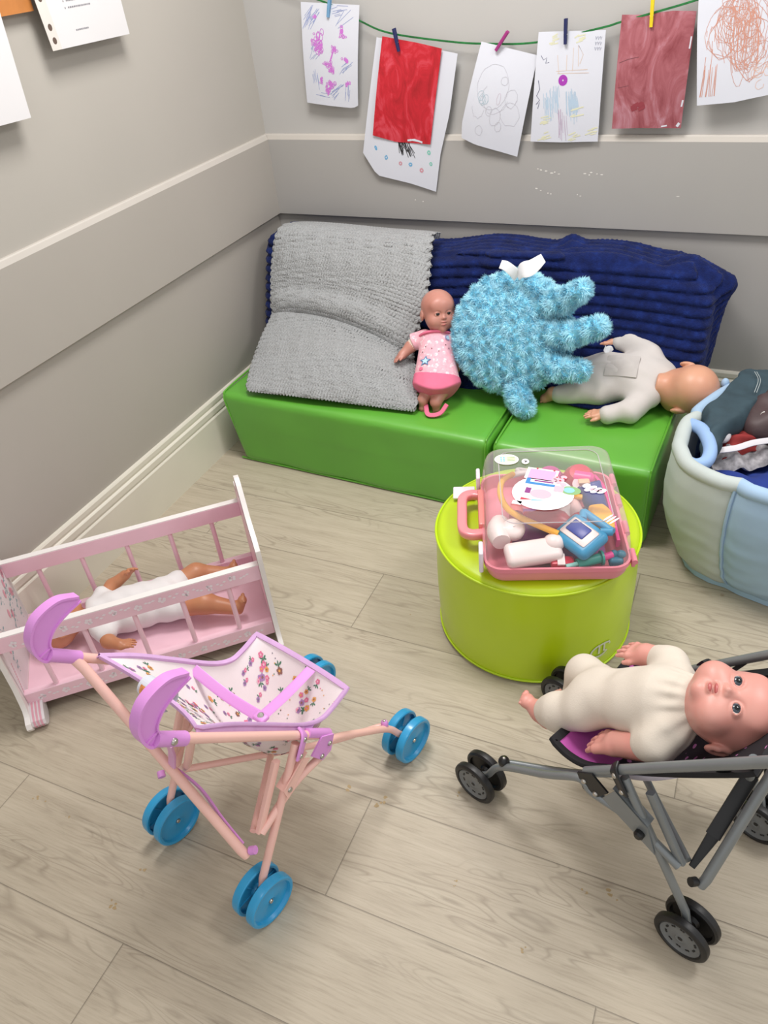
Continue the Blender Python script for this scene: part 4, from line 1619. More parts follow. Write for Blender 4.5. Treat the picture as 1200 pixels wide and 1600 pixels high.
def medical_case():
    t = thing('toy_medical_case', 'pink toy medical case with a clear lid on the lime pouf', 'toy case', (CC[0], CC[1], CZ0))
    hx, hy = CL / 2, CD / 2
    m = MB()
    loft(m, [(hx - .022, hy - .022, .035, CZ0), (hx - .012, hy - .012, .040, CZ0 + .004), (hx - .007, hy - .007, .042, CZ0 + .015), (hx - .005, hy - .005, .043, CZR - .014),
             (hx, hy, .046, CZR - .012), (hx, hy, .046, CZR), (hx - .006, hy - .006, .041, CZR), (hx - .010, hy - .010, .040, CZ0 + .012), (hx - .03, hy - .03, .03, CZ0 + .006)], 0, True, True)
    m.build('tray', [M_case_pink], t)
    m = MB()
    loft(m, [(hx - .001, hy - .001, .046, CZR + .001), (hx - .002, hy - .002, .045, CZR + .010), (hx - .006, hy - .006, .043, CZR + .045), (hx - .011, hy - .011, .042, CZT - .026), (hx - .017, hy - .017, .040, CZT - .010),
             (hx - .028, hy - .028, .036, CZT - .002), (hx - .045, hy - .045, .032, CZT), (hx - .048, hy - .048, .030, CZT - .003)], 0, False, True)
    m.build('clear_lid', [M_case_clear], t)
    # raised line around the top panel
    m = MB()
    ring = [CW(x, y, CZT - .001) for x, y in rrect(hx - .046, hy - .046, .032)]
    m.tube(ring + [ring[0]], .0012, 6, cap=False)
    m.build('lid_groove', [clear_plastic('lid_edge_plastic', '#d8d0d6', .35, .2)], t)
    # carry handle on the left side
    m = MB()
    z = CZR - .012
    pts = bez([CW(-hx + .004, .115, z), CW(-hx - .028, .118, z), CW(-hx - .048, .098, z), CW(-hx - .050, .035, z), CW(-hx - .048, -.028, z), CW(-hx - .028, -.048, z), CW(-hx + .004, -.045, z)], 8)
    m.tube(pts, [(.013, .011)] * len(pts), 14, flat=(0, 0, 1))
    m.build('carry_handle', [pm('handle_pink_plastic', '#ea8f94', .28, .03, coat=.3)], t)
    m = MB()
    m.box(CW(-hx - .001, .04, CZR - .004), (.016, .15, .030), CR, 0, .005)
    m.build('handle_mount', [pm('handle_mount_plastic', '#ea8a84', .3, .03)], t)
    for b_, zc, flip in ((-.145, CZR - .002, 0), (.165, CZR + .002, 0)):
        m = MB()
        m.box(CW(-hx - .006, b_, zc), (.011, .048, .062 if b_ < 0 else .05), CR, 0, .004, 3)
        m.build('latch', [M_latch], t)
    m = MB()
    m.box(CW(-hx - .045, .17, PH + .012), (.06, .052, .007), CR, 0, .003)
    m.build('latch', [M_latch], t)
    for b_ in (-.155, -.05, .06, .15):
        m = MB()
        m.tube([CW(hx + .004, b_ - .022, CZR), CW(hx + .004, b_ + .022, CZR)], .007, 12)
        m.box(CW(hx + .003, b_, CZR - .012), (.009, .03, .018), CR, 0, .002)
        m.build('hinge', [M_case_pink], t)
    # stickers on the lid
    ST = [pm('sticker_white', '#efecef', .4, .01), pm('sticker_pink', '#eda9d4', .4, .02), pm('sticker_blue', '#3f86c6', .4, .02), pm('sticker_purple', '#8d3f86', .4, .02),
          pm('sticker_rose', '#f0b8c6', .4, .02), pm('sticker_aqua', '#8fc9d8', .4, .02), pm('sticker_green', '#8ab37a', .4, .02), pm('sticker_red', '#c24a5a', .4, .02), pm('sticker_cream', '#efe8c8', .4, .02), pm('sticker_black', '#2a2628', .4, .02)]
    zt = CZT + .0008

    def flat(mm, poly, mi, lift=0.0):
        mm.prism(poly, zt + lift, zt + lift + .0004, lambda x, y, z_: CW(x, y, z_), mi)
    el = lambda cx_, cy_, rx, ry, n=28, rot=0: [(cx_ + rx * math.cos(a) * math.cos(rot) - ry * math.sin(a) * math.sin(rot), cy_ + rx * math.cos(a) * math.sin(rot) + ry * math.sin(a) * math.cos(rot)) for a in np.linspace(0, 2 * PI, n + 1)[:-1]]
    rc = lambda x0, y0_, x1, y1_: [(x0, y0_), (x1, y0_), (x1, y1_), (x0, y1_)]
    m = MB()
    q = -.30                   # the sticker is turned against the case
    rot = lambda P_: [(-.024 + x * math.cos(q) - y * math.sin(q), -.030 + x * math.sin(q) + y * math.cos(q)) for x, y in P_]
    flat(m, rot(el(0, -.006, .074, .068)), 0)
    flat(m, rot(rc(-.058, .044, .020, .092)), 0)
    flat(m, rot(rc(-.05, .047, .014, .086)), 1, .0005)
    flat(m, rot(rc(-.05, .022, -.040, .046)), 2, .0005)
    flat(m, rot(rc(-.05, .022, .022, .031)), 2, .0006)
    flat(m, rot(rc(-.030, .036, .016, .041)), 3, .0006)
    flat(m, rot(el(.062, .018, .024, .017)), 6, .0005)
    flat(m, rot(el(.058, .018, .013, .011)), 5, .0009)
    flat(m, rot(rc(.022, .006, .045, .030)), 4, .0006)
    for (x, y) in [(.018, .06), (.032, .055), (.026, .045), (.036, .068), (.04, .038), (.016, .05)]:
        flat(m, rot(el(x, y, .008, .007, 10)), 4, .0007)
    for (x, y) in [(.03, .052), (.02, .064), (.038, .062), (-.034, .09), (.008, .09)]:
        flat(m, rot(el(x, y, .0028, .0028, 8)), 7, .0011)
    flat(m, rot(rc(-.043, -.016, -.030, .006)), 3, .0006)
    flat(m, rot(el(-.004, -.012, .026, .018, 18)), 4, .0006)
    flat(m, rot([(-.046, -.036), (-.02, -.04), (-.046, -.046)]), 7, .0006)
    flat(m, rot([(-.02, -.038), (.012, -.036), (-.02, -.044)]), 5, .0007)
    flat(m, rot(rc(-.062, -.066, -.040, -.052)), 0)
    m.build('lid_sticker', ST, t, smooth=False)
    m = MB()
    flat(m, el(-.105, .112, .031, .024, 28, -.1), 0)
    flat(m, el(-.105, .112, .028, .021, 28, -.1), 8, .0005)
    for x in (-.121, -.114):
        for y in (.104, .112, .120):
            flat(m, rc(x, y - .003, x + .005, y + .003), 5, .0009)
    for y in (.105, .112, .119):
        flat(m, rc(-.103, y - .001, -.084, y + .001), 6, .0009)
    flat(m, el(-.058, .100, .0095, .012, 18), 0)
    flat(m, [(-.062, .104), (-.053, .101), (-.060, .093), (-.058, .099)], 9, .0006)
    m.build('lid_sticker', ST, t, smooth=False)
    m = MB()
    for (x, y, w_) in [(.080, -.012, .018), (.088, -.024, .03), (.100, -.032, .028), (.112, -.036, .022)]:
        flat(m, el(x, y, w_ * .6, .008, 14, .5), 0)
    for (x, y, w_) in [(.090, -.026, .012), (.100, -.032, .010), (.110, -.036, .008)]:
        flat(m, el(x, y, w_ * .5, .004, 10, .5), 4, .0005)
    m.build('lid_sticker', ST, t, smooth=False)
    m = MB()
    for i in range(3):
        flat(m, el(.112 + .006 * i, -.138 - .006 * i, .017, .0026, 12, .7), 0)
    m.build('lid_sticker', ST, t, smooth=False)
    return t


medical_case()
GT = 'toy instruments in the medical case'
ZF = CZ0 + .007


def toy(name, label, parts_, loc_=None):
    """parts_: list of (part name, mesh builder, material); single part becomes the thing's own mesh"""
    if len(parts_) == 1:
        return tag(parts_[0][1].build(name, [parts_[0][2]]), label, 'toy', GT)
    allv = np.array(parts_[0][1].v)
    r = thing(name, label, 'toy', (allv[:, 0].mean(), allv[:, 1].mean(), allv[:, 2].min()), GT)
    for nm, mb, mt in parts_:
        mb.build(nm, [mt], r)
    return r


M_yel = pm('toy_yellow', '#eeb02f', .35, .04)
M_blu = pm('toy_blue', '#2e93bd', .35, .04)
M_nav = pm('toy_navy', '#2c3f93', .35, .04)
M_red = pm('toy_red', '#c3213f', .35, .04)
M_mag = pm('toy_magenta', '#b0347e', .35, .04)
M_hot = pm('toy_hot_pink', '#e23f8e', .35, .04)
M_tea = pm('toy_teal', '#1f9484', .35, .04)
M_wht = pm('toy_white', '#eadfda', .35, .02)
M_crm = pm('toy_flesh', '#eab794', .4, .03)
M_purple = pm('toy_plum', '#8a4a86', .4, .05)
# stethoscope: yellow tube with a grey-white yoke
m = MB()
m.tube(bez([CW(-.086, .125, .435), CW(-.115, .095, .437), CW(-.124, .04, .436), CW(-.112, -.02, .438), CW(-.085, -.06, .44), CW(-.04, -.095, .438), CW(.005, -.118, .430)], 10), .0078, 12)
m2 = MB()
m2.tube(bez([CW(-.09, .122, .432), CW(-.06, .135, .43), CW(-.01, .150, .418), CW(.04, .170, .40)], 6), .008, 10)
m2.tube(bez([CW(-.07, .135, .43), CW(-.07, .165, .42), CW(-.02, .178, .40)], 6), .007, 10)
toy('stethoscope', 'toy stethoscope with a curved yellow tube under the left side of the clear lid', [('tube', m, M_yel), ('yoke', m2, pm('toy_pale_grey', '#cfc7c4', .4, .03))])
# blue monitor with white-edged navy screen
R2 = np.array([[math.cos(CTH - .95), math.sin(CTH - .95), 0], [-math.sin(CTH - .95), math.cos(CTH - .95), 0], [0, 0, 1]])
TI = np.array([[1, 0, 0], [0, .94, .33], [0, -.33, .94]])
RB = TI @ R2
cB = CW(.055, -.125, .425)
m = MB()
m.box(cB, (.112, .086, .032), RB, 0, .014, 4)
m3 = MB()
m3.box(cB + np.array([0, .002, .016]) @ RB, (.082, .052, .004), RB, 0, .004)
m4 = MB()
m4.box(cB + np.array([-.006, .006, .0185]) @ RB, (.055, .034, .003), RB, 0, .003)
m5 = MB()
for sx in (-1, 1):
    m5.tube([cB + np.array([sx * .03, .038, .004]) @ RB, cB + np.array([sx * .048, .058, .0]) @ RB], .010, 10)
m5.tube([cB + np.array([-.048, .058, 0]) @ RB, cB + np.array([.048, .058, 0]) @ RB], .009, 10)
toy('toy_monitor', 'bright blue toy monitor with a white-edged navy screen in the case', [('body', m, M_blu), ('screen_border', m3, M_wht), ('screen', m4, M_nav), ('handle', m5, M_blu)])
# white otoscope: big handle and round head
m = MB()
m.box(CW(-.055, -.150, .400), (.135, .062, .036), TI @ np.array([[math.cos(.55), math.sin(.55), 0], [-math.sin(.55), math.cos(.55), 0], [0, 0, 1]]), 0, .014, 4)
m2 = MB()
m2.sphere(CW(-.005, -.128, .412), (.026, .024, .02))
toy('toy_scale', 'chunky white toy handle piece in the front left corner of the case', [('body', m, M_wht), ('knob', m2, M_wht)])
m = MB()
m.tube(bez([CW(-.128, -.035, .40), CW(-.134, -.075, .405), CW(-.128, -.115, .405)], 6), [.024, .025, .026, .027, .028, .028, .028, .028, .027, .026, .025, .024, .022], 16)
m2 = MB()
m2.lathe([(0, .014), (.020, .013), (.027, .007), (.029, 0), (.027, -.012), (0, -.014)], CW(-.098, -.082, .418), (.15, -.25, 1), 24)
m2.lathe([(0, .017), (.003, .0165), (.0035, .013)], CW(-.098, -.082, .418), (.15, -.25, 1), 10)
toy('toy_otoscope', 'white toy otoscope with a round head by the left latch inside the case', [('handle', m, M_wht), ('head', m2, M_wht)])
# red bulb
m = MB()
m.lathe([(0, .05), (.018, .047), (.029, .03), (.032, .005), (.026, -.025), (.012, -.05), (.008, -.07), (0, -.072)], CW(-.005, -.035, .405), CW(1, -.55, 0) - CW(0, 0, -.1), 24)
toy('toy_reflex_bulb', 'shiny red toy bulb in the middle of the case beside the white oval sticker', [('b', m, M_red)])
m = MB()
m.tube([CW(-.085, .035, .385), CW(-.085, .005, .388)], .019, 18)
m.tube([CW(-.085, .06, .383), CW(-.085, .035, .385)], .012, 14)
toy('toy_bottle', 'salmon pink toy bottle lying inside the curve of the yellow tube', [('b', m, pm('toy_salmon', '#e8807f', .35, .03))])
m = MB()
m.lathe([(0, .036), (.026, .033), (.040, .014), (.042, -.008), (.034, -.026), (0, -.028)], CW(.085, .135, .404), (.1, -.3, 1), 24)
m2 = MB()
m2.lathe([(0, .02), (.012, .019), (.018, .012), (.018, -.03), (.0, -.032)], CW(.100, .108, .425), CW(1, -.4, .05) - CW(0, 0, 0), 18)
toy('toy_rattle', 'round red toy with a hot pink knob in the back right corner of the case', [('body', m, M_red), ('knob', m2, M_hot)])
m = MB()
m.lathe([(0, .026), (.028, .024), (.036, .008), (.034, -.012), (.02, -.022), (0, -.024)], CW(.010, .138, .404), (0, -.2, 1), 24)
m2 = MB()
m2.tube([CW(.020, .125, .418), CW(.030, .075, .42)], .0125, 14)
toy('toy_syringe', 'magenta toy with a flesh-coloured barrel at the back middle of the case', [('grip', m, M_mag), ('barrel', m2, M_crm)])
# navy cup
m = MB()
m.lathe([(0, -.038), (.024, -.038), (.027, -.034), (.030, .03), (.0285, .034), (.026, .03), (.023, -.02), (0, -.024)], CW(.108, .045, .415), CW(-.3, .55, .8) - CW(0, 0, 0), 28)
toy('toy_cup', 'open navy blue toy cup near the hinge side of the case', [('b', m, M_nav)])
# yellow slipper-like clamp
m = MB()
pa, pb = CW(.110, -.005, .412), CW(.122, -.092, .412)
m.tube(bez([pa, (pa + pb) / 2 + np.array([0, 0, .006]), pb], 10), [(.013 + .013 * math.sin(PI * (.18 + .64 * i / 20)), .010 + .008 * math.sin(PI * (.2 + .6 * i / 20))) for i in range(21)], 16, flat=(0, 0, 1))
m2 = MB()
m2.lathe([(.004, 0), (.0042, .002), (.002, .003), (0, .003)], CW(.122, -.062, .4295), (0, 0, 1), 14)
toy('toy_thermometer', 'fat rounded yellow toy below the navy cup inside the case', [('body', m, M_yel), ('button', m2, pm('toy_amber', '#b9791d', .4, .03))])
# bandage roll with yellow clip
m = MB()
m.tube([CW(.052, .030, .405), CW(.063, -.035, .408)], .021, 18)
m2 = MB()
m2.lathe([(0, .026), (.014, .024), (.022, .012), (.0225, 0), (.0225, -.004)], CW(.064, -.040, .408), CW(.1, -1, 0) - CW(0, 0, 0), 20)
m3 = MB()
m3.tube(bez([CW(.040, .082, .412), CW(.047, .05, .42), CW(.058, .032, .428), CW(.078, .03, .424)], 5), .0075, 10)
toy('toy_lotion', 'toy tube with a red cap and a yellow nozzle inside the case', [('tube', m, pm('toy_clear_pink', '#d9b8b4', .3, .03)), ('cap', m2, M_red), ('nozzle', m3, M_yel)])
m = MB()
m.lathe([(0, .010), (.022, .009), (.024, 0), (.022, -.01), (0, -.012)], CW(.085, .088, .42), (-.1, -.3, 1), 22)
m2 = MB()
m2.box(CW(.090, .084, .434), (.028, .02, .006), CR, 0, .002)
toy('toy_dish', 'small pale round toy with a flesh-coloured plaster on it above the navy cup', [('dish', m, pm('toy_pale_pink', '#e0bcc0', .35, .03)), ('plaster', m2, M_crm)])
# plum and white pieces at the bottom
m = MB()
m.box(CW(.01, -.04, .366), (.22, .20, .012), CR, 0, .004)
toy('toy_tray', 'plum coloured toy tray lying flat at the bottom of the case under the others', [('b', m, M_purple)])
m = MB()
m.lathe([(0, .02), (.02, .018), (.028, .004), (.026, -.014), (0, -.018)], CW(.032, -.01, .405), (.3, -.2, 1), 20)
toy('toy_mirror', 'pale white rounded toy between the red bulb and the tube with the red cap', [('b', m, M_wht)])
m = MB()
m.box(CW(.012, -.166, .378), (.055, .030, .026), CR, 0, .006)
m2 = MB()
m2.box(CW(.008, -.168, .3925), (.018, .030, .006), TI @ CR, 0, .001)
toy('toy_pager', 'red toy block with a white square on it at the front of the case', [('body', m, M_red), ('patch', m2, M_wht)])
m = MB()
m.tube([CW(.045, -.176, .385), CW(.102, -.160, .389)], .0125, 16)
m.tube([CW(.100, -.161, .389), CW(.105, -.160, .389)], .018, 16)
m2 = MB()
m2.tube([CW(.105, -.160, .389), CW(.128, -.152, .391)], .009, 12)
m3 = MB()
m3.tube([CW(.018, -.184, .384), CW(.045, -.176, .385)], .006, 12)
toy('toy_injection', 'teal green toy syringe with a pink plunger along the front edge of the case', [('barrel', m, M_tea), ('plunger', m2, M_hot), ('needle', m3, pm('toy_mint', '#8fd0c4', .3, .03))])
m = MB()
m.box(CW(.136, -.160, .378), (.034, .026, .024), CR, 0, .008, 3)
m.sphere(CW(.148, -.152, .392), (.012, .011, .009))
m.sphere(CW(.132, -.150, .390), (.010, .010, .012))
toy('toy_clip', 'small dark blue-green toy in the front right corner of the case', [('b', m, pm('toy_petrol', '#1f7288', .35, .04))])
m = MB()
m.tube(bez([CW(.130, .165, .385), CW(.145, .10, .39), CW(.150, 0, .385), CW(.150, -.10, .38)], 8), [(.012, .005)] * 25, 10, flat=(1, 0, 0))
toy('toy_tweezers', 'long pink toy strip along the hinge side inside the case', [('b', m, M_hot)])

# ------------------------------------------------------------------ dolls on the seats
def vinyl_skin(name, hexc, blush, rough=.42):
    k = NT(name)
    tc = k.n('ShaderNodeTexCoord')
    n1 = k.n('ShaderNodeTexNoise', i_Scale=14.0, i_Detail=2.0)
    k.l(tc.outputs['Object'], n1.inputs['Vector'])
    r = k.ramp(n1.outputs['Fac'], [(.35, lin(hexc)), (.72, lin(blush))])
    k.l(r.outputs[0], k.b.inputs['Base Color'])
    k.b.inputs['Roughness'].default_value = rough
    k.b.inputs['Subsurface Weight'].default_value = .12
    k.b.inputs['Subsurface Radius'].default_value = (.01, .004, .003)
    k.b.inputs['Subsurface Scale'].default_value = .3
    return k.m


M_skin_rose = vinyl_skin('vinyl_skin_rose', '#d79c8f', '#d48f84')
M_skin_tan = vinyl_skin('vinyl_skin_tan', '#cf9a7e', '#cc9277')
M_skin_brown = vinyl_skin('vinyl_skin_warm', '#bd8677', '#b87b6d')
M_skin_amber = vinyl_skin('vinyl_skin_amber', '#bf8560', '#ba7b58')
M_lip = pm('lip_paint', '#b9625f', .35, .03)


def bb(pts, pad):
    a = np.array(pts, float)
    return a.min(0) - pad, a.max(0) + pad


# ---- doll in the pink dress
def pink_doll():
    D = 'small bald doll in a pink dress sitting beside the blue cushion'
    t = thing('baby_doll', D, 'doll', (.875, -.60, .29))
    hc = np.array([.848, -.435, .557])
    hs = .140
    Rh = frame((-.14, .30, .94), (.62, -.78, .0))

    def skin(P):
        d = sd_head(P, hc, Rh, hs)
        # image-left arm
        a, b, c = (.795, -.468, .468), (.762, -.492, .446), (.742, -.520, .427)
        arm = smin(sd_cap(P, a, b, .022, .019), sd_cap(P, b, c, .0195, .0155), .01)
        arm = smin(arm, sd_hand(P, np.array(c), (-.55, -.75, -.30), (.1, -.4, -.9), (.6, -.5, .1), .042, .35), .012)
        a2, b2, c2 = (.905, -.455, .465), (.932, -.475, .42), (.930, -.500, .393)
        arm2 = smin(sd_cap(P, a2, b2, .022, .019), sd_cap(P, b2, c2, .019, .0155), .01)
        arm2 = smin(arm2, sd_hand(P, np.array(c2), (.0, -.5, -.8), (-.8, -.3, .3), (-.2, -.8, .3), .042, .35), .012)
        tor = sd_cap(P, (.85, -.455, .455), (.885, -.57, .365), .045, .052)
        l1 = smin(sd_cap(P, (.865, -.565, .355), (.853, -.622, .325), .028, .020), sd_foot(P, (.853, -.628, .322), (-.05, -.55, -.75), (0, -.8, .6), (1, 0, 0), .048), .012)
        l2 = smin(sd_cap(P, (.905, -.57, .355), (.900, -.625, .325), .028, .021), sd_foot(P, (.900, -.630, .322), (.1, -.45, -.8), (0, -.8, .6), (-1, 0, 0), .044), .012)
        return sun(.014, np.minimum(d, 9), tor, np.minimum(arm, arm2), np.minimum(l1, l2))
    lo, hi = bb([(.70, -.70, .285), (.97, -.34, .66)], .005)
    sdf_obj('body', skin, lo, hi, .0017, [M_skin_brown], t)
    eyes(t, hc, Rh, hs, M_iris_brown)
    # painted lips follow the mouth
    mouth(t, hc, Rh, hs)
    k = NT('pink_hexagon_print')
    tc = k.n('ShaderNodeTexCoord')
    vo = k.n('ShaderNodeTexVoronoi', i_Scale=62.0)
    k.l(tc.outputs['Object'], vo.inputs['Vector'])
    r = k.ramp(vo.outputs['Distance'], [(.30, lin('#eedfe3')), (.48, lin('#e7a8b6'))])
    wn = k.ramp(k.n('ShaderNodeTexNoise', i_Scale=22.0).outputs['Fac'], [(.45, (0, 0, 0, 1)), (.6, (1, 1, 1, 1))])
    k.l(k.mix(wn.outputs[0], lin('#e8b1bd'), r.outputs[0]), k.b.inputs['Base Color'])
    k.b.inputs['Roughness'].default_value = .9
    Rd = frame((-.05, .62, .78), (.28, -.80, .55))
    top, bot = np.array([.846, -.458, .476]), np.array([.890, -.588, .362])
    ax = nrm(bot - top)
    ln = np.linalg.norm(bot - top)
    sideV = np.array([.93, .33, -.05])
    sideV = nrm(sideV - ax * (sideV @ ax))
    nV = np.cross(ax, sideV)

    def dress_d(P, grow=0.0, t0=-.03, t1=1.06, curv=.12):
        q = P - top
        h = (q @ ax) / ln
        x = q @ sideV
        y = q @ nV
        w = .056 + .026 * np.clip(h, 0, 1.2) ** 1.3 + .0025 * np.sin(x * 160) * np.clip(h - .4, 0, 1) + grow
        dd = (.046 + .012 * np.clip(h, 0, 1.1)) + grow
        r = np.sqrt((x / w) ** 2 + (y / dd) ** 2)
        d = (r - 1) * np.minimum(w, dd) * .9
        hem = t1 - curv * (x / .08) ** 2
        d = smax(d, (h - hem) * ln, .008)
        d = smax(d, (t0 - h) * ln, .012)
        return d

    def dress(P):
        d = dress_d(P)
        s1 = sd_cap(P, (.805, -.462, .472), (.768, -.480, .458), .027, .030)
        s1 = smax(s1, -((P - np.array([.768, -.482, .455])) @ nrm((.80, .35, .35))), .004)
        s2 = sd_cap(P, (.892, -.452, .468), (.922, -.462, .448), .027, .028)
        return sun(.018, d, s1, s2)
    lo, hi = bb([top, bot], .13)
    sdf_obj('dress', dress, lo, hi, .0026, [k.m], t)
    M_hem = pm('rose_jersey', '#e0708f', .85, .06, 30)

    def hem(P):
        q = P - top
        h = (q @ ax) / ln
        x = q @ sideV
        return np.maximum(dress_d(P, .0018, -.03, 1.20, .22), ((.86 + .05 * x / .08 - .06 * (x / .08) ** 2) - h) * ln)
    sdf_obj('hem_band', hem, lo, hi, .0026, [M_hem], t)
    m = MB()
    loopc = hc + np.array([-.002, .002, -.083])
    pts = []
    for a in np.linspace(0, 2 * PI, 25)[:-1]:
        pts.append(top + sideV * .054 * math.cos(a) + nV * .047 * math.sin(a) + ax * .003)
    m.tube(pts + [pts[0], pts[1]], [(.0095, .004)] * 26, 10, cap=False, flat=tuple(-ax))
    m.build('collar_band', [M_hem], t)
    # pale inner sleeve
    m = MB()
    m.tube([(.776, -.480, .457), (.760, -.494, .444)], [.0225, .0215], 18)
    m.build('inner_sleeve', [pm('cream_jersey', '#dccabb', .9, .03)], t)
    # pink strap loop under the hem
    m = MB()
    m.tube(bez([(.866, -.632, .310), (.888, -.668, .298), (.925, -.658, .302), (.942, -.632, .325)], 6), [(.008, .003)] * 19, 10, flat=(0, -.6, .8))
    m.build('hem_strap', [M_hem], t)
    # star print and little buttons on the front
    m = MB()
    fr = nV if nV @ np.array([.3, -.8, .5]) > 0 else -nV

    def on_front(x, h, lift=.0015):
        w = .056 + .026 * max(0, min(h, 1.2)) ** 1.3
        dd = .046 + .012 * min(h, 1.1)
        y = dd * math.sqrt(max(0, 1 - (x / w) ** 2))
        n_ = nrm(sideV * x / w ** 2 + fr * y / dd ** 2)
        return top + ax * ln * h + sideV * x + fr * y + n_ * (lift + .0012)
    def decal(poly, mi, lift):
        m.add([on_front(x, h, lift) for x, h in poly], [tuple(range(len(poly)))], mi)
    star = lambda cx_, ch, R_, r_: [(cx_ + (R_ if i % 2 == 0 else r_) * math.sin(2 * PI * i / 10 + .15), ch - (R_ if i % 2 == 0 else r_) / ln * math.cos(2 * PI * i / 10 + .15)) for i in range(10)]
    decal(star(-.036, .60, .020, .0095), 0, .0012)
    decal(star(-.036, .60, .0125, .006), 1, .002)
    rd = lambda cx_, ch, R_: [(cx_ + R_ * math.cos(a), ch + R_ / ln * math.sin(a)) for a in np.linspace(0, 2 * PI, 13)[:-1]]
    decal(rd(-.050, .74, .006), 2, .0015)
    decal(rd(.038, .12, .011), 3, .0012)
    decal(rd(.038, .12, .007), 1, .0018)
    for x, h in [(-.035, .30), (-.015, .36), (.008, .42), (-.045, .40), (.04, .34), (.03, .28)]:
        decal(rd(x, h, .0018), 4, .0012)
    m.build('star_print', [pm('print_slate_blue', '#5d7fa6', .8), pm('print_sky', '#b9dcf0', .8), pm('print_rose', '#e0708f', .8), pm('print_lavender', '#a99cc4', .8), pm('print_dark', '#5b3f48', .8)], t, smooth=False)
    return t


def mouth(parent, c, R, s, w=1.0):
    """painted lip colour as two small pads laid on the mouth"""
    R = np.array(R)
    m = MB()
    for (y, z, rx, rz) in ((.408, -.219, .058, .019), (.404, -.281, .048, .022)):
        p = np.array(c) + (np.array([0, y - .022, z]) * s) @ R
        m.sphere(p, (rx * s * w, .026 * s, rz * s), 0, 8, 14, R)
    return m.build('lips', [M_lip], parent)


pink_doll()


# ---- doll lying face down
def prone_doll():
    t = thing('baby_doll', 'doll in a pale grey romper lying face down beside the tub', 'doll', (1.48, -.42, .29))
    M_romper = pm('romper_pale_grey', '#c4beba', .9, .04, 14, bump=.15, bscale=400)
    N = nrm((0, -.42, .9))
    A = np.array([1., .02, .02])
    A = nrm(A - N * (A @ N))
    B = np.cross(N, A)          # towards the wall and up
    Rb = np.array([A, B, N])
    c = np.array([1.485, -.392, .372])

    def cloth(P):
        d = sd_ell(P, c + A * .045, (.105, .088, .060), Rb)
        d = smin(d, sd_ell(P, c - A * .060, (.095, .080, .062), Rb), .05)
        fs = np.array([1.528, -.318, .420])
        ns = np.array([1.548, -.462, .352])
        f = smin(sd_cap(P, fs, (1.466, -.268, .436), .040, .034), sd_cap(P, (1.466, -.268, .436), (1.422, -.272, .434), .033, .028), .02)
        n_ = smin(sd_cap(P, ns, (1.515, -.532, .332), .042, .034), sd_cap(P, (1.515, -.532, .332), (1.452, -.558, .325), .033, .029), .02)
        l1 = sd_cap(P, (1.405, -.448, .342), (1.278, -.470, .324), .046, .030)
        l2 = sd_cap(P, (1.390, -.340, .372), (1.258, -.350, .345), .046, .030)
        d = sun(.028, d, np.minimum(f, n_), np.minimum(l1, l2))
        q = P - c
        x, y = q @ A, q @ B
        d = d - .0016 * np.sin(x * 75 + 1.8 * np.sin(y * 40)) * np.exp(-((x + .04) / .08) ** 2) - .001 * np.sin(y * 110 + x * 60)
        # seam down the middle of the seat
        d = d + .002 * np.exp(-(y / .004) ** 2) * (x < -.02)
        return np.maximum(d, .2885 - P[:, 2])
    lo, hi = bb([(1.22, -.62, .285), (1.62, -.22, .50)], .01)
    sdf_obj('romper', cloth, lo, hi, .0032, [M_romper], t)
    hc = np.array([1.662, -.428, .374])
    Rh = frame((1, -.03, .02), (.0, .72, -.70))
    hs = .186
    sdf_obj('head', lambda P: smax(sd_head(P, hc, Rh, hs), 1.572 - P[:, 0], .01), hc - .135, hc + .135, .0026, [M_skin_tan], t)
    for w, d, n, s in [((1.418, -.273, .434), (-.95, -.05, .03), (0, .2, -1), (.1, .95, .2)), ((1.448, -.559, .324), (-.98, -.12, -.05), (0, 0, -1), (0, -1, 0))]:
        w = np.array(w)
        f = lambda P: smin(sd_cap(P, w + np.array([.03, .0, .0]), w - np.array([.012, 0, 0]), .017, .0175), sd_hand(P, w - np.array([.012, 0, 0]), d, n, s, .060, .25), .012)
        sdf_obj('hand', f, w - np.array([.10, .06, .05]), w + np.array([.05, .06, .05]), .0016, [M_skin_tan], t)
    for a, d, s in [((1.262, -.470, .326), (-.85, .12, -.35), (0, 1, 0)), ((1.246, -.350, .343), (-.6, .1, -.75), (0, -1, 0))]:
        a = np.array(a)
        f = lambda P: np.maximum(smin(sd_cap(P, a + np.array([.03, 0, 0]), a, .024, .021), sd_foot(P, a - np.array([.012, 0, 0]), d, (-.5, 0, .85), s, .068), .012), .2885 - P[:, 2])
        sdf_obj('foot', f, a - np.array([.09, .06, .06]), a + np.array([.05, .06, .06]), .0016, [M_skin_tan], t)
    # stitched patch on the back and a white label at the hip
    def back(x, y, lift=.002):
        # on the torso surface
        z = .060 * math.sqrt(max(.05, 1 - (x / .17) ** 2 - (y / .09) ** 2))
        return c + A * x + B * y + N * (z + lift)
    m = MB()
    m.grid(lambda u, v: back(-.075 + .10 * u, -.043 + .082 * v, .009 + .0008 * math.sin(u * 14) * math.sin(v * 9)), 12, 10, .006)
    m.build('stitched_patch', [pm('patch_grey', '#b9b3af', .9, .06, 30, bump=.2, bscale=300)], t)
    m = MB()
    b0 = c - A * .072 + B * .070 + N * .035
    m.tube(bez([b0, b0 + np.array([-.005, -.008, .014]), b0 + np.array([-.016, -.012, .010]), b0 + np.array([-.02, -.018, .02])], 5), [(.010, .0006)] * 16, 10, flat=(.2, -.6, .6))
    m.build('sewn_label', [pm('satin_label', '#e4e6ea', .6, .02)], t)


prone_doll()

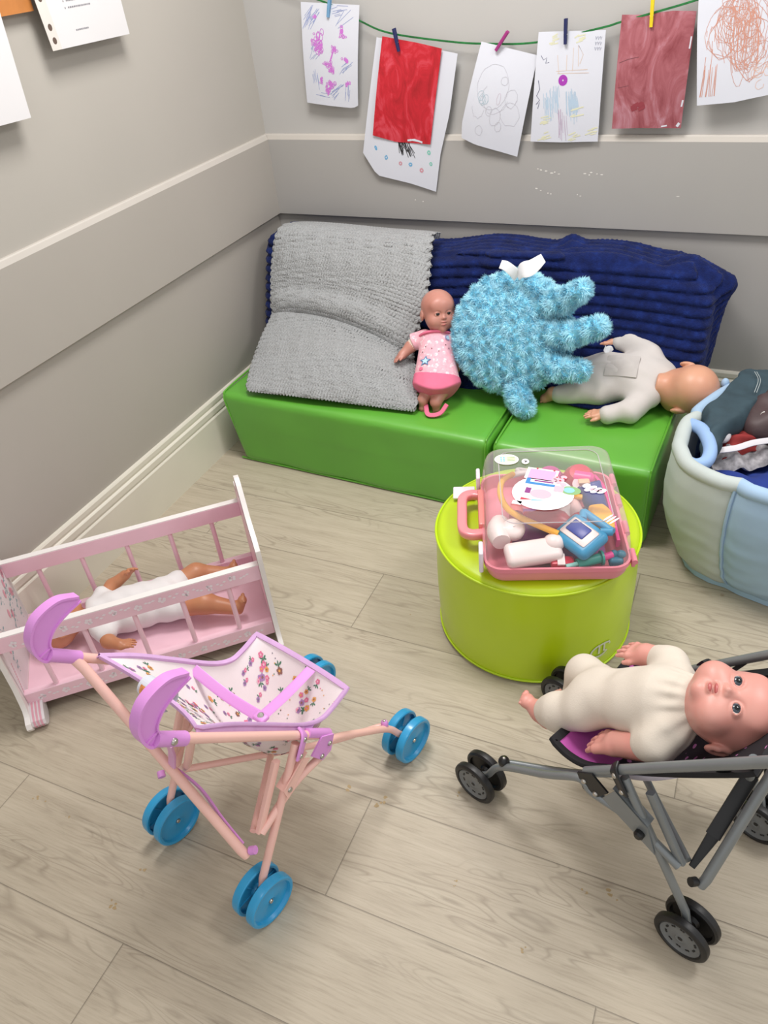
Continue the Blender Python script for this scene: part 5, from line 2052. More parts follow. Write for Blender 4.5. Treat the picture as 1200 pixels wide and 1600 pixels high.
# ------------------------------------------------------------------ pink rocking cradle
KO = np.array([.277, -2.003, 0])
KT = .748
KU = np.array([math.cos(KT), math.sin(KT), 0])
KN = np.array([-math.sin(KT), math.cos(KT), 0])
K = lambda s, v, h: KO + KU * s + KN * v + np.array([0, 0, h])
KR = np.array([KU, KN, [0, 0, 1.]])
KL, KWd = .673, .422


def chipped(name, hexc, under, amt=.66, scale=38):
    k = NT(name)
    tc = k.n('ShaderNodeTexCoord')
    n1 = k.n('ShaderNodeTexNoise', i_Scale=scale, i_Detail=6.0, i_Roughness=.7)
    k.l(tc.outputs['Object'], n1.inputs['Vector'])
    r = k.ramp(n1.outputs['Fac'], [(amt, lin(hexc)), (amt + .02, lin(under))])
    k.l(r.outputs[0], k.b.inputs['Base Color'])
    k.b.inputs['Roughness'].default_value = .38
    return k.m


M_cr_pink = pm('cradle_pink_paint', '#ebc3d1', .36, .04, 10)
M_cr_white = chipped('cradle_white_paint', '#e4dfdc', '#a89a8e', .71, 30)
M_cr_print = pm('cradle_white_print', '#ecdfe6', .5, .02)
M_cr_inner = pm('cradle_inner_paper', '#d8d2d4', .5, .03, 8)
M_cr_teal = pm('cradle_teal_print', '#7fa3a8', .6, .06)
M_cr_rose = pm('cradle_rose_print', '#d59aa8', .6, .05)


def cradle():
    t = thing('doll_cradle', 'pink and white wooden doll cradle on rockers beside the left wall', 'cradle', K(KL / 2, KWd / 2, 0))
    half = [(.211, .018), (.195, .012), (.160, .006)]
    side = []
    # outline, near half then mirrored; rocker curve under the boards
    prof = [(.0, .012), (-.006, .024), (-.002, .038), (.012, .046), (.022, .060), (.028, .085), (.036, .13), (.040, .20), (.040, .285), (.036, .318), (.040, .350), (.066, .372), (.100, .380), (.135, .400), (.160, .440), (.185, .468), (.211, .476)]
    rock = [(.211, .030), (.16, .022), (.11, .010), (.06, .003), (.03, .001), (.012, .004)]
    left = prof
    right = [(KWd - x, h) for x, h in reversed(prof[:-1])]
    bottom = [(KWd - x, h) for x, h in reversed(rock)] + rock[1:]
    outline = left + right + bottom
    for s0, s1, inner in ((-.013, 0.0, 1), (KL, KL + .013, -1)):
        m = MB()
        m.prism(outline, s0, s1, lambda v, h, s: K(s, v, h), 0)
        b = m.build('end_board', [M_cr_white], t, sharp=30)
        # printed inner face
        m = MB()
        sf = (s1 + .0006) if inner > 0 else (s0 - .0006)
        ins = [(.048, .07), (.050, .28), (.048, .32), (.056, .348), (.10, .368), (.14, .388), (.165, .43), (.19, .456), (.211, .464)]
        ins = ins + [(KWd - x, h) for x, h in reversed(ins[:-1])]
        m.add([K(sf, v, h) for v, h in ins], [tuple(range(len(ins)))], 0)
        if inner > 0:
            def spot(v, h, r, mi, k_=6, sq=1.0, a0=0):
                sfl = sf + .0005
                m.add([K(sfl, v + r * math.cos(a + a0), h + r * sq * math.sin(a + a0)) for a in np.linspace(0, 2 * PI, 9)[:-1]], [tuple(range(8))], mi)
            rnd = random.Random(5)
            for (v0, h0, v1, h1) in [(.33, .27, .30, .20), (.30, .25, .27, .16), (.36, .34, .33, .27), (.20, .33, .24, .25), (.12, .30, .15, .22), (.24, .40, .20, .34), (.26, .2, .24, .12), (.13, .2, .11, .12), (.34, .2, .33, .12)]:
                n = 9
                for i in range(n):
                    u = i / (n - 1)
                    v, h = v0 + (v1 - v0) * u + .006 * math.sin(u * 9), h0 + (h1 - h0) * u
                    spot(v, h, .0022, 1)
                    if i % 3 == 0:
                        spot(v + .008, h + .004, .0062, 1, sq=.55)
                        spot(v - .008, h - .002, .0062, 1, sq=.55)
                for _ in range(2):
                    v, h = v0 + rnd.uniform(-.02, .02), h0 + rnd.uniform(-.01, .02)
                    spot(v, h, .009, 2, sq=1.7)
            # stripes near the rocker foot
            for i in range(14):
                spot(.058 + .006 * i * .3, .075 + .008 * i, .0032, 2)
            for d_, w_ in ((.0, .008), (.016, .006), (.029, .004)):
                pts = [(.016 + d_, .012 + d_ * .2), (.030 + d_, .040 + d_ * .1), (.044 + d_ * .9, .062), (.062 + d_ * .8, .066)]
                vs, fs = [], []
                for i, (v, h) in enumerate(bez([(a, b_, 0) for a, b_ in pts], 6) and [(p[0], p[1]) for p in bez([(a, b_, 0) for a, b_ in pts], 6)]):
                    vs += [K(sf + .0006, v, h - w_ / 2), K(sf + .0006, v + w_, h + w_ / 2)]
                    if i: fs.append((2 * i - 2, 2 * i - 1, 2 * i + 1, 2 * i))
                m.add(vs, fs, 2)
        if inner > 0:
            pass
        m.build('printed_panel', [M_cr_inner, M_cr_teal, M_cr_rose] if inner > 0 else [M_cr_pink], b, smooth=False)
    # flared striped feet under the printed end
    for v0, sg in ((0.0, 1), (KWd, -1)):
        sec = [(-.034, .010), (-.040, .022), (-.034, .036), (-.016, .046), (.010, .056), (.040, .066), (.052, .050), (.040, .026), (.020, .008), (.0, .001), (-.018, .001)]
        m = MB()
        q = [(v0 + sg * (v + .028), h) for v, h in sec]
        m.prism(q, -.013, .001, lambda v, h, s: K(s, v, h), 0)
        q2 = [(v0 + sg * (v + .028) * 1.0, h) for v, h in sec]
        m.prism([(v0 + sg * (v * .86 + .030), h * .94 + .001) for v, h in sec], .001, .036, lambda v, h, s: K(s, v, h), 1)
        for i_, s_ in enumerate((.006, .015, .024)):
            m.prism([(v0 + sg * (v * .885 + .0295), h * .955 + .001) for v, h in sec], s_, s_ + .005, lambda v, h, s: K(s, v, h), 2)
        m.build('rocker_foot', [M_cr_white, M_cr_inner, M_cr_rose], t, smooth=False)
    tk = .020
    zt, zl, ht, hl = .299, .091, .050, .048

    def flowers(m, v, h0, hgt, rnd):
        """white flower print on the outer face (facing the room)"""
        s = .04
        while s < KL - .03:
            h = h0 + hgt * rnd.uniform(.35, .65)
            r = .0085
            for q in range(5):
                a = 2 * PI * q / 5 + rnd.uniform(0, 1)
                c_ = (s + r * .75 * math.cos(a), h + r * .75 * math.sin(a))
                m.add([K(c_[0] + r * .55 * math.cos(b_), v - .0006, c_[1] + r * .55 * math.sin(b_)) for b_ in np.linspace(0, 2 * PI, 8)[:-1]], [tuple(range(7))], 2)
            for q in range(3):
                sx = s + .022 + .009 * q
                hx = h + rnd.uniform(-.008, .008)
                m.add([K(sx - .006, v - .0006, hx), K(sx, v - .0006, hx - .003), K(sx + .006, v - .0006, hx + .001), K(sx, v - .0006, hx + .004)], [(0, 1, 2, 3)], 2)
            s += .062
    rnd = random.Random(3)
    for v0 in (.048, KWd - .048 - tk):
        near = v0 < .2
        m = MB()
        m.box(K(KL / 2, v0 + tk / 2, zt - ht / 2), (KL, tk, ht), KR, 0, .0015, 1)
        m.box(K(KL / 2, v0 + tk / 2, zt + .0005), (KL, tk * .96, .002), KR, 1)
        if near: flowers(m, v0, zt - ht, ht, rnd)
        m.build('top_rail', [M_cr_pink, M_cr_white, M_cr_print], t, smooth=False)
        m = MB()
        m.box(K(KL / 2, v0 + tk / 2, zl - hl / 2), (KL, tk, hl), KR, 0, .0015, 1)
        if near: flowers(m, v0, zl - hl, hl, rnd)
        m.build('lower_rail', [M_cr_pink, M_cr_white, M_cr_print], t, smooth=False)
        for s in (.085, .205, .333, .458, .582):
            m = MB()
            m.tube([K(s, v0 + tk / 2, zl - .004), K(s, v0 + tk / 2, zt - ht + .004)], .0068, 14)
            m.build('spindle', [M_cr_pink], t)
    m = MB()
    m.box(K(KL / 2, KWd / 2, .058), (KL, KWd - .13, .010), KR, 0, .001, 1)
    m.build('base_board', [M_cr_pink], t, smooth=False)


cradle()


def cradle_doll():
    hc = K(.112, .232, .142)
    t = thing('baby_doll', 'doll in a white bodysuit lying inside the pink cradle', 'doll', K(.33, .23, .064))
    hs = .142
    Z = -KU
    Yf = np.array([0, 0, 1.]) + KN * .25
    Rh = frame(Z, Yf)
    fh, nh = K(.325, .318, .185), K(.268, .098, .122)

    def skin(P):
        d = sd_head(P, hc, Rh, hs)
        tor = sd_cap(P, K(.22, .232, .122), K(.39, .232, .118), .042, .044)
        af = smin(sd_cap(P, K(.222, .290, .132), K(.262, .322, .150), .022, .019), sd_cap(P, K(.262, .322, .150), K(.305, .316, .178), .019, .015), .01)
        af = smin(af, sd_hand(P, K(.308, .315, .180), KU * .8 + np.array([0, 0, .5]), -KN * .6 - np.array([0, 0, .6]), -KU * .3 + np.array([0, 0, .9]), .046, .7), .01)
        an = smin(sd_cap(P, K(.222, .172, .128), K(.232, .128, .118), .022, .019), sd_cap(P, K(.232, .128, .118), K(.262, .102, .118), .019, .015), .01)
        an = smin(an, sd_hand(P, K(.264, .100, .118), KU * .9 - KN * .1, np.array([0, 0, -1.]), KN, .044, .5), .01)
        lf = smin(sd_cap(P, K(.42, .270, .118), K(.50, .292, .132), .036, .030), sd_cap(P, K(.50, .292, .132), K(.580, .280, .112), .029, .020), .015)
        lf = smin(lf, sd_foot(P, K(.588, .278, .112), np.array([0, 0, .9]) + KU * .35, -KU, KN, .055), .012)
        ln = smin(sd_cap(P, K(.42, .196, .116), K(.505, .158, .128), .036, .030), sd_cap(P, K(.505, .158, .128), K(.578, .128, .108), .029, .020), .015)
        ln = smin(ln, sd_foot(P, K(.586, .125, .108), np.array([0, 0, .9]) + KU * .35, -KU, KN, .055), .012)
        return sun(.014, d, tor, np.minimum(af, an), np.minimum(lf, ln))
    pts = [K(a, b, c) for a in (.02, .63) for b in (.06, .36) for c in (.05, .26)]
    lo, hi = bb(pts, .01)
    sdf_obj('body', skin, lo, hi, .0020, [M_skin_amber], t)
    eyes(t, hc, Rh, hs, M_iris_brown)
    mouth(t, hc, Rh, hs)

    def suit(P):
        d = sd_cap(P, K(.215, .232, .122), K(.40, .232, .120), .056, .058)
        d = smin(d, sd_ell(P, K(.31, .232, .125), (.11, .066, .056), KR), .03)
        d = sun(.02, d, sd_cap(P, K(.205, .262, .128), K(.232, .300, .138), .032, .030), sd_cap(P, K(.205, .202, .126), K(.228, .158, .126), .032, .030),
                sd_cap(P, K(.40, .265, .12), K(.448, .277, .124), .042, .040), sd_cap(P, K(.40, .200, .118), K(.442, .186, .120), .042, .040))
        d = smax(d, -((P - K(.186, 0, 0)) @ KU), .006)
        q = (P - KO) @ KU
        return d - .0014 * np.sin(q * 120 + ((P - KO) @ KN) * 60)
    sdf_obj('bodysuit', suit, lo, hi, .0028, [pm('bodysuit_white', '#dcdad9', .9, .03, 14, bump=.12, bscale=400)], t)


cradle_doll()


# ------------------------------------------------------------------ doll strollers
def stroller_frame(t, P, M_t, M_j, M_wheel, M_hub, wr, wf, Lb, rw, pink):
    """a forward, b sideways (+ towards the camera), z up"""
    rt = .0085
    bs = {1: 1, -1: -1}

    def tube(name, pts, r=rt, mat_=None, parent=None, n=14):
        m = MB()
        m.tube([P(*p) for p in pts], r, n)
        return m.build(name, [mat_ or M_t], parent or t)

    def plate(name, pts, w, th, mat_, flat=(0, 0, 1), parent=None):
        m = MB()
        q = [P(*p) for p in pts]
        m.tube(q, [(w, th)] * len(q), 12, flat=flat)
        return m.build(name, [mat_], parent or t)
    up = P(0, 1, 0) - P(0, 0, 0)

    def rivet(p, b, parent, r=.0055):
        m = MB()
        s = 1 if b > 0 else -1
        c = P(p[0], b, p[1])
        ax = (P(0, 1, 0) - P(0, 0, 0)) * s
        m.lathe([(0, .004), (r * .7, .0036), (r, .0015), (r, -.004)], c, ax, 14)
        m.build('rivet', [M_metal], parent)
    for sd in (1, -1):
        b = wr * sd
        f = wf * sd
        o = sd * .011
        ut = tube('handle_tube', [(-.072, b, .662), (.245, b, .318)] if True else [], .0092)
        # front tube: wheel, up to the joint, bent back down to the rear leg
        pts = bez([P(Lb - .002, f, rw + .006), P(Lb - .022, f, rw + .030), P(Lb - .06, f, .150), P(.33, f, .232), P(.262, f, .292), P(.240, f, .296), P(.222, f, .282)] + [P(.14, f - o * .6, .249 + .02), P(.045, f - o, .222)], 6)
        m = MB()
        m.tube(pts, .0082, 14)
        ft = m.build('front_tube', [M_t], t)
        lg = tube('rear_leg', [(.170, b, .375), (.012, b, .105), (0, b, rw + .004)], .0085)
        # inner folding channel along the rear leg
        m = MB()
        m.tube([P(.124, b - o, .362), P(.044, b - o, .222)], [(.0085, .006)] * 2, 12, flat=up)
        m.build('folding_channel', [M_t], t)
        # gusset plate with knob
        m = MB()
        q = [(.178, .338), (.200, .292), (.085, .232), (.108, .296)] if not pink else [(.168, .336), (.186, .318), (.112, .272), (.108, .300)]
        m.prism([(a, z) for a, z in q], b + sd * .010, b + sd * .0125, lambda a, z, bb_: P(a, bb_, z))
        m.prism([(.178, .338), (.183, .340), (.118, .300), (.108, .296)], b + sd * .0125, b - sd * .012, lambda a, z, bb_: P(a, bb_, z))
        g = m.build('gusset_plate', [M_t], t, smooth=False)
        m = MB()
        m.lathe([(0, .012), (.006, .012), (.0095, .008), (.0095, 0)], P(.118, b + sd * .0125, .268), (P(0, sd, 0) - P(0, 0, 0)), 16) if not pink else m.lathe([(0, .004), (.005, .003), (.006, 0)], P(.122, b + sd * .0125, .290), (P(0, sd, 0) - P(0, 0, 0)), 12)
        m.build('lock_knob', [M_black if not pink else M_metal], g)
        # joint plates
        m = MB()
        m.prism([(.256, .318), (.226, .342), (.190, .318), (.214, .278), (.240, .282)], b + sd * .0095, b + sd * .0135, lambda a, z, bb_: P(a, bb_, z))
        jp = m.build('joint_plate', [M_j], t, smooth=False)
        rivet((.240, .306), b + sd * .0135, jp)
        rivet((.214, .292), b + sd * .0135, jp)
        m = MB()
        m.tube(bez([P(.192, b - sd * .004, .392), P(.186, b + sd * .011, .388), P(.172, b + sd * .0125, .366), P(.160, b + sd * .0125, .346)], 5), [(.0115, .003)] * 16, 12, flat=up)
        jc = m.build('joint_clip', [M_j], t)
        rivet((.182, .384), b + sd * .0145, jc)
        rivet((.164, .352), b + sd * .0145, jc)
        # wheels
        for (a, bw) in ((0, b), (Lb, f)):
            m = MB()
            m.tube([P(a, bw - .026, rw), P(a, bw + .026, rw)], .004, 10)
            m.build('axle', [M_metal], t)
            for g_ in (-1, 1):
                c = P(a, bw + g_ * .0215, rw)
                ax = (P(0, 1, 0) - P(0, 0, 0)) * g_
                m = MB()
                if pink:
                    pr = [(.0, .002), (.008, .002), (.009, .0035), (.011, .002), (rw * .74, .0010), (rw * .80, .0016), (rw * .845, .0090), (rw * .93, .0100), (rw * .985, .0080), (rw, .004), (rw, -.0085), (rw * .96, -.0105), (rw * .88, -.0105), (rw * .86, -.002), (.016, -.003), (.014, -.010), (0, -.010)]
                    m.lathe(pr, c, ax, 44)
                    for q in range(6):
                        an = q * PI / 3
                        e1 = np.cross(ax, np.array([0, 0, 1.]))
                        dv = e1 * math.cos(an) + np.array([0, 0, 1.]) * math.sin(an)
                        m.tube([c - ax * .0035 + dv * .014, c - ax * .0035 + dv * rw * .86], .0016, 6)
                    w_ = m.build('wheel', [M_wheel], t)
                    m = MB()
                    m.lathe([(0, .006), (.004, .0055), (.0055, .003), (.0055, .001)], c, ax, 12)
                    m.build('hub_screw', [M_metal], w_)
                else:
                    pr = [(rw * .74, .006), (rw * .80, .0095), (rw * .90, .0095), (rw * .985, .006), (rw, .001), (rw * .985, -.006), (rw * .90, -.0095), (rw * .80, -.0085), (rw * .76, -.003), (.016, -.003), (.012, -.010), (0, -.010)]
                    m.lathe(pr, c, ax, 44)
                    w_ = m.build('wheel', [M_wheel], t)
                    m = MB()
                    m.lathe([(0, .0055), (.007, .0055), (.009, .0065), (.012, .005), (rw * .60, .0035), (rw * .68, .0065), (rw * .73, .0080), (rw * .76, .0060), (rw * .76, -.001)], c, ax, 44)
                    e1 = nrm(np.cross(ax, np.array([0, 0, 1.])))
                    for q in range(10):
                        an = q * PI / 5 + .3
                        for d_ in (-.08, .08):
                            dv = e1 * math.cos(an + d_) + np.array([0, 0, 1.]) * math.sin(an + d_)
                            m.lathe([(0, .0008), (.0022, .0008), (.0022, -.001)], c + ax * .0040 + dv * rw * .54, ax, 8, 1)
                    m.lathe([(0, .0012), (.0045, .0010), (.005, -.001)], c + ax * .0052, ax, 12, 1)
                    m.build('hub_cap', [M_hub, M_black], w_)
    # back cross braces, slightly offset where they cross
    tube('cross_brace', [(-.040, -wr, .628), (-.034, -wr * .9, .600), (.000, wr * .86, .205), (.004, wr * .90, .190)], .0098)
    tube('cross_brace', [(-.012, wr * .92, .592), (.010, .02, .385), (.045, -wr * .80, .20)], .0078)
    # floor cross braces from the rear leg to the front tube
    x1 = bez([P(.045, -wr * .82, .200), P(.16, -wr * .25, .180), P(.30, wr * .45, .160), P(Lb - .065, wf * .93, .158)], 6)
    m = MB()
    m.tube(x1, .0075, 14)
    m.build('floor_brace', [M_t], t)
    x2 = bez([P(.040, wr * .82, .214), P(.16, wr * .25, .202), P(.30, -wr * .45, .182), P(Lb - .065, -wf * .93, .158)], 6)
    m = MB()
    m.tube(x2, .0075, 14)
    m.build('floor_brace', [M_t], t)
    for sd in (1, -1):
        m = MB()
        c = P(Lb - .062, wf * sd * .97, .166)
        rr_ = .009 if pink else .0125
        m.sphere(c, (rr_, rr_, .014), 0, 10, 14)
        k_ = m.build('brace_clip', [M_j if pink else M_black], t)
        m = MB()
        m.sphere(P(Lb - .062, wf * sd * .97, .178), (.004, .004, .003), 0, 6, 10)
        m.build('rivet', [M_metal], k_)
        m = MB()
        m.tube([P(.018, wr * sd * 1.0, .205), P(.012, wr * sd * .93, .200)], .0085, 12)
        m.build('brace_clip', [M_j], t)
    return tube, plate, rivet, up


# ---- pink stroller
PO = np.array([.955, -2.132, 0])
PTH = 1.312
Ph = np.array([math.cos(PTH), math.sin(PTH), 0])
Pr = np.array([math.sin(PTH), -math.cos(PTH), 0])
PS = lambda a, b, z: PO + Ph * a + Pr * b + np.array([0, 0, z])
M_pk_tube = pm('stroller_pink_metal', '#eebfb4', .32, .02, 12)
M_lilac = pm('lilac_plastic', '#d893d8', .34, .03, 12)
M_lilac2 = pm('lilac_plastic_pale', '#d79fcd', .36, .03, 12)
M_wheel_blue = pm('wheel_blue_plastic', '#2b97c9', .3, .04, 12, coat=.2)


def seat_sheet(P, wid, prof_edge, prof_mid, power=2.2):
    """fabric sling: profile at the edges and in the middle, in (a, z)"""
    ce = np.array(bez([np.array(p) for p in prof_edge], 12))
    cm = np.array(bez([np.array(p) for p in prof_mid], 12))

    def at(c, v):
        s = v * (len(c) - 1)
        i = min(int(s), len(c) - 2)
        return c[i] + (c[i + 1] - c[i]) * (s - i)

    def f(u, v):
        b = (2 * u - 1)
        k = abs(b) ** power
        q = at(ce, v) * k + at(cm, v) * (1 - k)
        return P(q[0], b * wid, q[1])
    return f


def pink_stroller():
    t = thing('doll_stroller', 'pink doll stroller with blue wheels and an empty flowered seat', 'stroller', PS(.22, 0, 0))
    tube, plate, rivet, up = stroller_frame(t, PS, M_pk_tube, M_lilac, M_wheel_blue, None, .150, .155, .477, .058, True)
    # hook handles
    for sd in (1, -1):
        b = .150 * sd
        m = MB()
        m.tube([PS(-.030, b, .616), PS(-.074, b, .664)], .0125, 16)
        g = m.build('grip_sleeve', [M_lilac], t)
        rivet((-.052, .642), b + sd * .0125, g, .006)
        pts = bez([PS(-.066, b, .650), PS(-.085, b, .659), PS(-.093, b, .686), PS(-.088, b, .716), PS(-.064, b, .743), PS(-.022, b, .750), PS(.013, b, .733)], 8)
        n = len(pts)
        m = MB()
        # flat crescent web between a broad outer rim and a thin inner rim
        rims = [(Pr * 1.0, 1)]
        def onrim(c0, w_, h_):
            vs, fs = [], []
            for i in range(n):
                tn = nrm(c0[min(i + 1, n - 1)] - c0[max(i - 1, 0)])
                no = np.cross(tn, Pr)
                for (x_, y_) in ((-1.5, -1), (.5, -1), (.5, 1), (-1.5, 1)):
                    vs.append(c0[i] + Pr * w_ * x_ * (1 - .25 * i / n) + no * h_ * y_)
                if i:
                    for k_ in range(4):
                        a_, b_ = (i - 1) * 4 + k_, (i - 1) * 4 + (k_ + 1) % 4
                        fs.append((a_, b_, b_ + 4, a_ + 4))
            fs += [(3, 2, 1, 0), tuple(4 * (n - 1) + q for q in range(4))]
            m.add(vs, fs)
        onrim(pts, .0125, .0022)
        inn = bez([PS(-.058, b, .655), PS(-.064, b, .667), PS(-.064, b, .684), PS(-.052, b, .700), PS(-.036, b, .710), PS(-.012, b, .718), PS(.014, b, .723)], 8)
        onrim(inn, .0115, .0014)
        vs, fs = [], []
        for i in range(n):
            vs += [pts[i] + Pr * .0015, inn[i] + Pr * .0015, inn[i] - Pr * .0015, pts[i] - Pr * .0015]
            if i:
                for k_ in range(4):
                    a_, b_ = (i - 1) * 4 + k_, (i - 1) * 4 + (k_ + 1) % 4
                    fs.append((a_, b_, b_ + 4, a_ + 4))
        m.add(vs, fs)
        onrim_c = [pts[12] * (1 - q) + inn[12] * q for q in np.linspace(0, 1, n)]
        onrim(onrim_c, .0105, .0012)
        m.build('hook_handle', [M_lilac], t)
        # lilac end cap and clip on the tube end
        m = MB()
        m.tube([PS(.200, b, .372), PS(.252, b, .315)], .0105, 14)
        m.build('tube_sleeve', [M_lilac], t)
    # seat
    edge = [(.0, .600), (.06, .545), (.13, .468), (.205, .385), (.250, .352), (.285, .350), (.335, .362)]
    mid = [(.025, .560), (.07, .462), (.12, .350), (.165, .250), (.205, .212), (.270, .262), (.345, .352)]
    f = seat_sheet(PS, .137, edge, mid)
    M_fab = pm('flower_cotton_ground', '#e9dfe0', .85, .03, 10, bump=.1, bscale=300)
    FC = [M_fab, pm('print_pink', '#e0799b', .8), pm('print_orange', '#e2a65a', .8), pm('print_mauve', '#a983b4', .8), pm('print_green', '#4f7d63', .8), pm('print_brown', '#93695f', .8), pm('print_soft_rose', '#eab4c4', .8), pm('print_grey', '#7a7686', .8)]
    m = MB()
    m.grid(f, 30, 52, .0022, 0)
    rnd = random.Random(21)

    def nrm_at(u, v):
        e = .01
        du = np.array(f(min(1, u + e), v)) - np.array(f(max(0, u - e), v))
        dv = np.array(f(u, min(1, v + e))) - np.array(f(u, max(0, v - e)))
        return nrm(np.cross(du, dv)), nrm(du), nrm(dv)

    def blob(u, v, x, y, rx, ry, mi, lift, k_=10, a0=0.0):
        n, du, dv = nrm_at(u, v)
        c = np.array(f(u, v)) + du * x + dv * y
        for sg in (1, -1):
            off = n * (lift if sg > 0 else -(.0022 + lift))
            P_ = [c + du * (rx * math.cos(a) * math.cos(a0) - ry * math.sin(a) * math.sin(a0)) + dv * (rx * math.cos(a) * math.sin(a0) + ry * math.sin(a) * math.cos(a0)) + off for a in np.linspace(0, 2 * PI, k_ + 1)[:-1]]
            m.add(P_, [tuple(range(k_))], mi)

    def flower(u, v, r, ci, cc, stem=True):
        th = rnd.uniform(0, 6)
        if stem:
            blob(u, v, r * 1.4 * math.cos(th), r * 1.4 * math.sin(th), r * 1.1, r * .22, 4, .0008, 8, th)
            blob(u, v, r * 1.8 * math.cos(th + .4), r * 1.8 * math.sin(th + .4), r * .55, r * .25, 4, .0008, 8, th + .9)
            blob(u, v, r * 1.8 * math.cos(th - .4), r * 1.8 * math.sin(th - .4), r * .55, r * .25, 4, .0008, 8, th - .9)
        for q in range(5):
            a = 2 * PI * q / 5 + th
            blob(u, v, r * .55 * math.cos(a), r * .55 * math.sin(a), r * .42, r * .42, ci, .0012, 8)
        blob(u, v, 0, 0, r * .34, r * .34, cc, .0017, 8)
    cols = [(1, 2), (2, 5), (3, 7), (1, 6), (5, 2), (3, 1), (2, 1)]
    pos = []
    tries = 0
    while len(pos) < 120 and tries < 4000:
        tries += 1
        u, v = rnd.uniform(.06, .94), rnd.uniform(.04, .97)
        c = np.array(f(u, v))
        if all(np.linalg.norm(c - q) > .0225 for q in pos):
            pos.append(c)
            ci, cc = rnd.choice(cols)
            kind = rnd.random()
            if kind < .55: flower(u, v, rnd.uniform(.0066, .0092), ci, cc)
            elif kind < .75:
                flower(u, v, .0062, 3, 7, False)
                flower(u, min(.97, v + .025), .0050, 1, 6, True)
            else:
                for _ in range(3): blob(u, v, rnd.uniform(-.01, .01), rnd.uniform(-.01, .01), .0016, .0016, rnd.choice([1, 2, 7, 4]), .0009, 6)
    # bunches of flowers standing in for the larger printed motif
    for (u, v) in [(.30, .60), (.20, .86), (.70, .62), (.62, .88), (.78, .28), (.3, .26)]:
        for (dx, dy, r_, ci, cc) in [(0, 0, .0085, 3, 5), (.010, .006, .0065, 1, 6), (-.009, .009, .0070, 1, 2), (.002, .016, .0062, 2, 5), (-.004, -.012, .0062, 6, 1)]:
            n_, du, dv = nrm_at(u, v)
            uu = u + dx / .274
            vv = v + dy / .42
            flower(min(.97, max(.03, uu)), min(.98, max(.02, vv)), r_, ci, cc, dy > .01)
    s = m.build('seat_fabric', FC, t, sharp=60)
    # lilac binding round the fabric
    m = MB()
    ring = [f(u, 0) for u in np.linspace(0, 1, 24)] + [f(1, v) for v in np.linspace(0, 1, 44)[1:]] + [f(u, 1) for u in np.linspace(1, 0, 24)[1:]] + [f(0, v) for v in np.linspace(1, 0, 44)[1:]]
    m.tube(ring, [(.0035, .006)] * len(ring), 8, cap=False)
    m.build('binding', [M_lilac_f], s)
    # side sleeves that carry the fabric on the tubes
    for sd in (1, -1):
        fs = lambda u, v: (np.array(f(0 if sd < 0 else 1, .0 + .62 * v)) * (1 - u) + PS(-.01 + (.215) * v, sd * .148, .593 - .233 * v) * u)
        m = MB()
        m.grid(fs, 4, 24, .0015)
        m.build('side_sleeve', [M_lilac_f], s)
    # straps and buckle
    def strap(a, b, sag, w=.0105):
        pts = [a * (1 - q) + b * q + np.array([0, 0, -sag * math.sin(PI * q)]) for q in np.linspace(0, 1, 14)]
        mm = MB()
        mm.tube(pts, [(w, .0009)] * 14, 10, flat=(0.1, -.5, .9))
        return mm.build('strap', [M_lilac], t)
    knot = PS(.172, .052, .379)
    strap(PS(.158, -.128, .418), knot, .012, .0115)
    strap(PS(.336, .030, .352), knot, .004, .0115)
    m = MB()
    m.box(knot, (.030, .022, .010), np.array([Pr, Ph, [0, 0, 1.]]), 0, .004, 3)
    bk = m.build('buckle', [M_lilac], t)
    m = MB()
    m.lathe([(0, .004), (.006, .003), (.0075, 0)], knot + np.array([0, 0, .004]), (.2, -.5, 1), 14)
    m.build('snap', [M_metal], bk)
    # lilac strap along the long back brace
    m = MB()
    m.tube(bez([PS(-.012, -.02, .395), PS(.010, .03, .320), PS(.010, .075, .258), PS(.012, .118, .205)], 6), [(.008, .0025)] * 19, 10, flat=tuple(Ph))
    m.build('folding_strap', [M_lilac], t)
    m = MB()
    m.tube([PS(-.022, .060, .520), PS(-.012, .030, .455), PS(-.014, .012, .405)], [(.009, .003)] * 3, 10, flat=tuple(Ph))
    m.build('back_link', [M_lilac2], t)
    # white paper tag folded over the back edge
    tc_ = np.array(f(.43, .0))
    dv = nrm(np.array(f(.43, .12)) - tc_)
    du = nrm(np.array(f(.55, 0)) - np.array(f(.32, 0)))
    nn = nrm(np.cross(du, dv))
    m = MB()

    def tg_(u, v):
        a = (u - .5) * .040
        w = v - .42
        back = -Ph
        if w < 0:
            p = tc_ + np.array([0, 0, .006]) + du * a + (back * .010) + np.array([0, 0, 1.]) * (w * .085)
        else:
            p = tc_ + np.array([0, 0, .006]) + du * a + nn * .0 + dv * (w * .085) + np.array([0, 0, .006]) * math.sin(w * 3)
        return p
    wb = nrm(np.cross(du, np.array([0, 0, 1.])))
    wb = wb if wb @ Ph < 0 else -wb

    def tg(u, v, rr=.0):
        an = math.radians(-150 + 310 * v)
        R_ = .019 + .004 * u + rr
        return tc_ + du * (u - .5) * .060 + wb * R_ * math.sin(an) + np.array([0, 0, 1.]) * (R_ * math.cos(an) - .006)
    m.grid(tg, 6, 26, .0008, 0)
    m.grid(lambda u, v: tg(.12 + .76 * u, .58 + .20 * v, .0012), 4, 8, 0, 1)
    m.build('paper_tag', [M_paper, pm('tag_orange_print', '#d98f4f', .6, .35, 70)], t, smooth=False)
    return t


M_lilac_f = pm('lilac_binding_cloth', '#cfa6d3', .8, .05, 40)
pink_stroller()

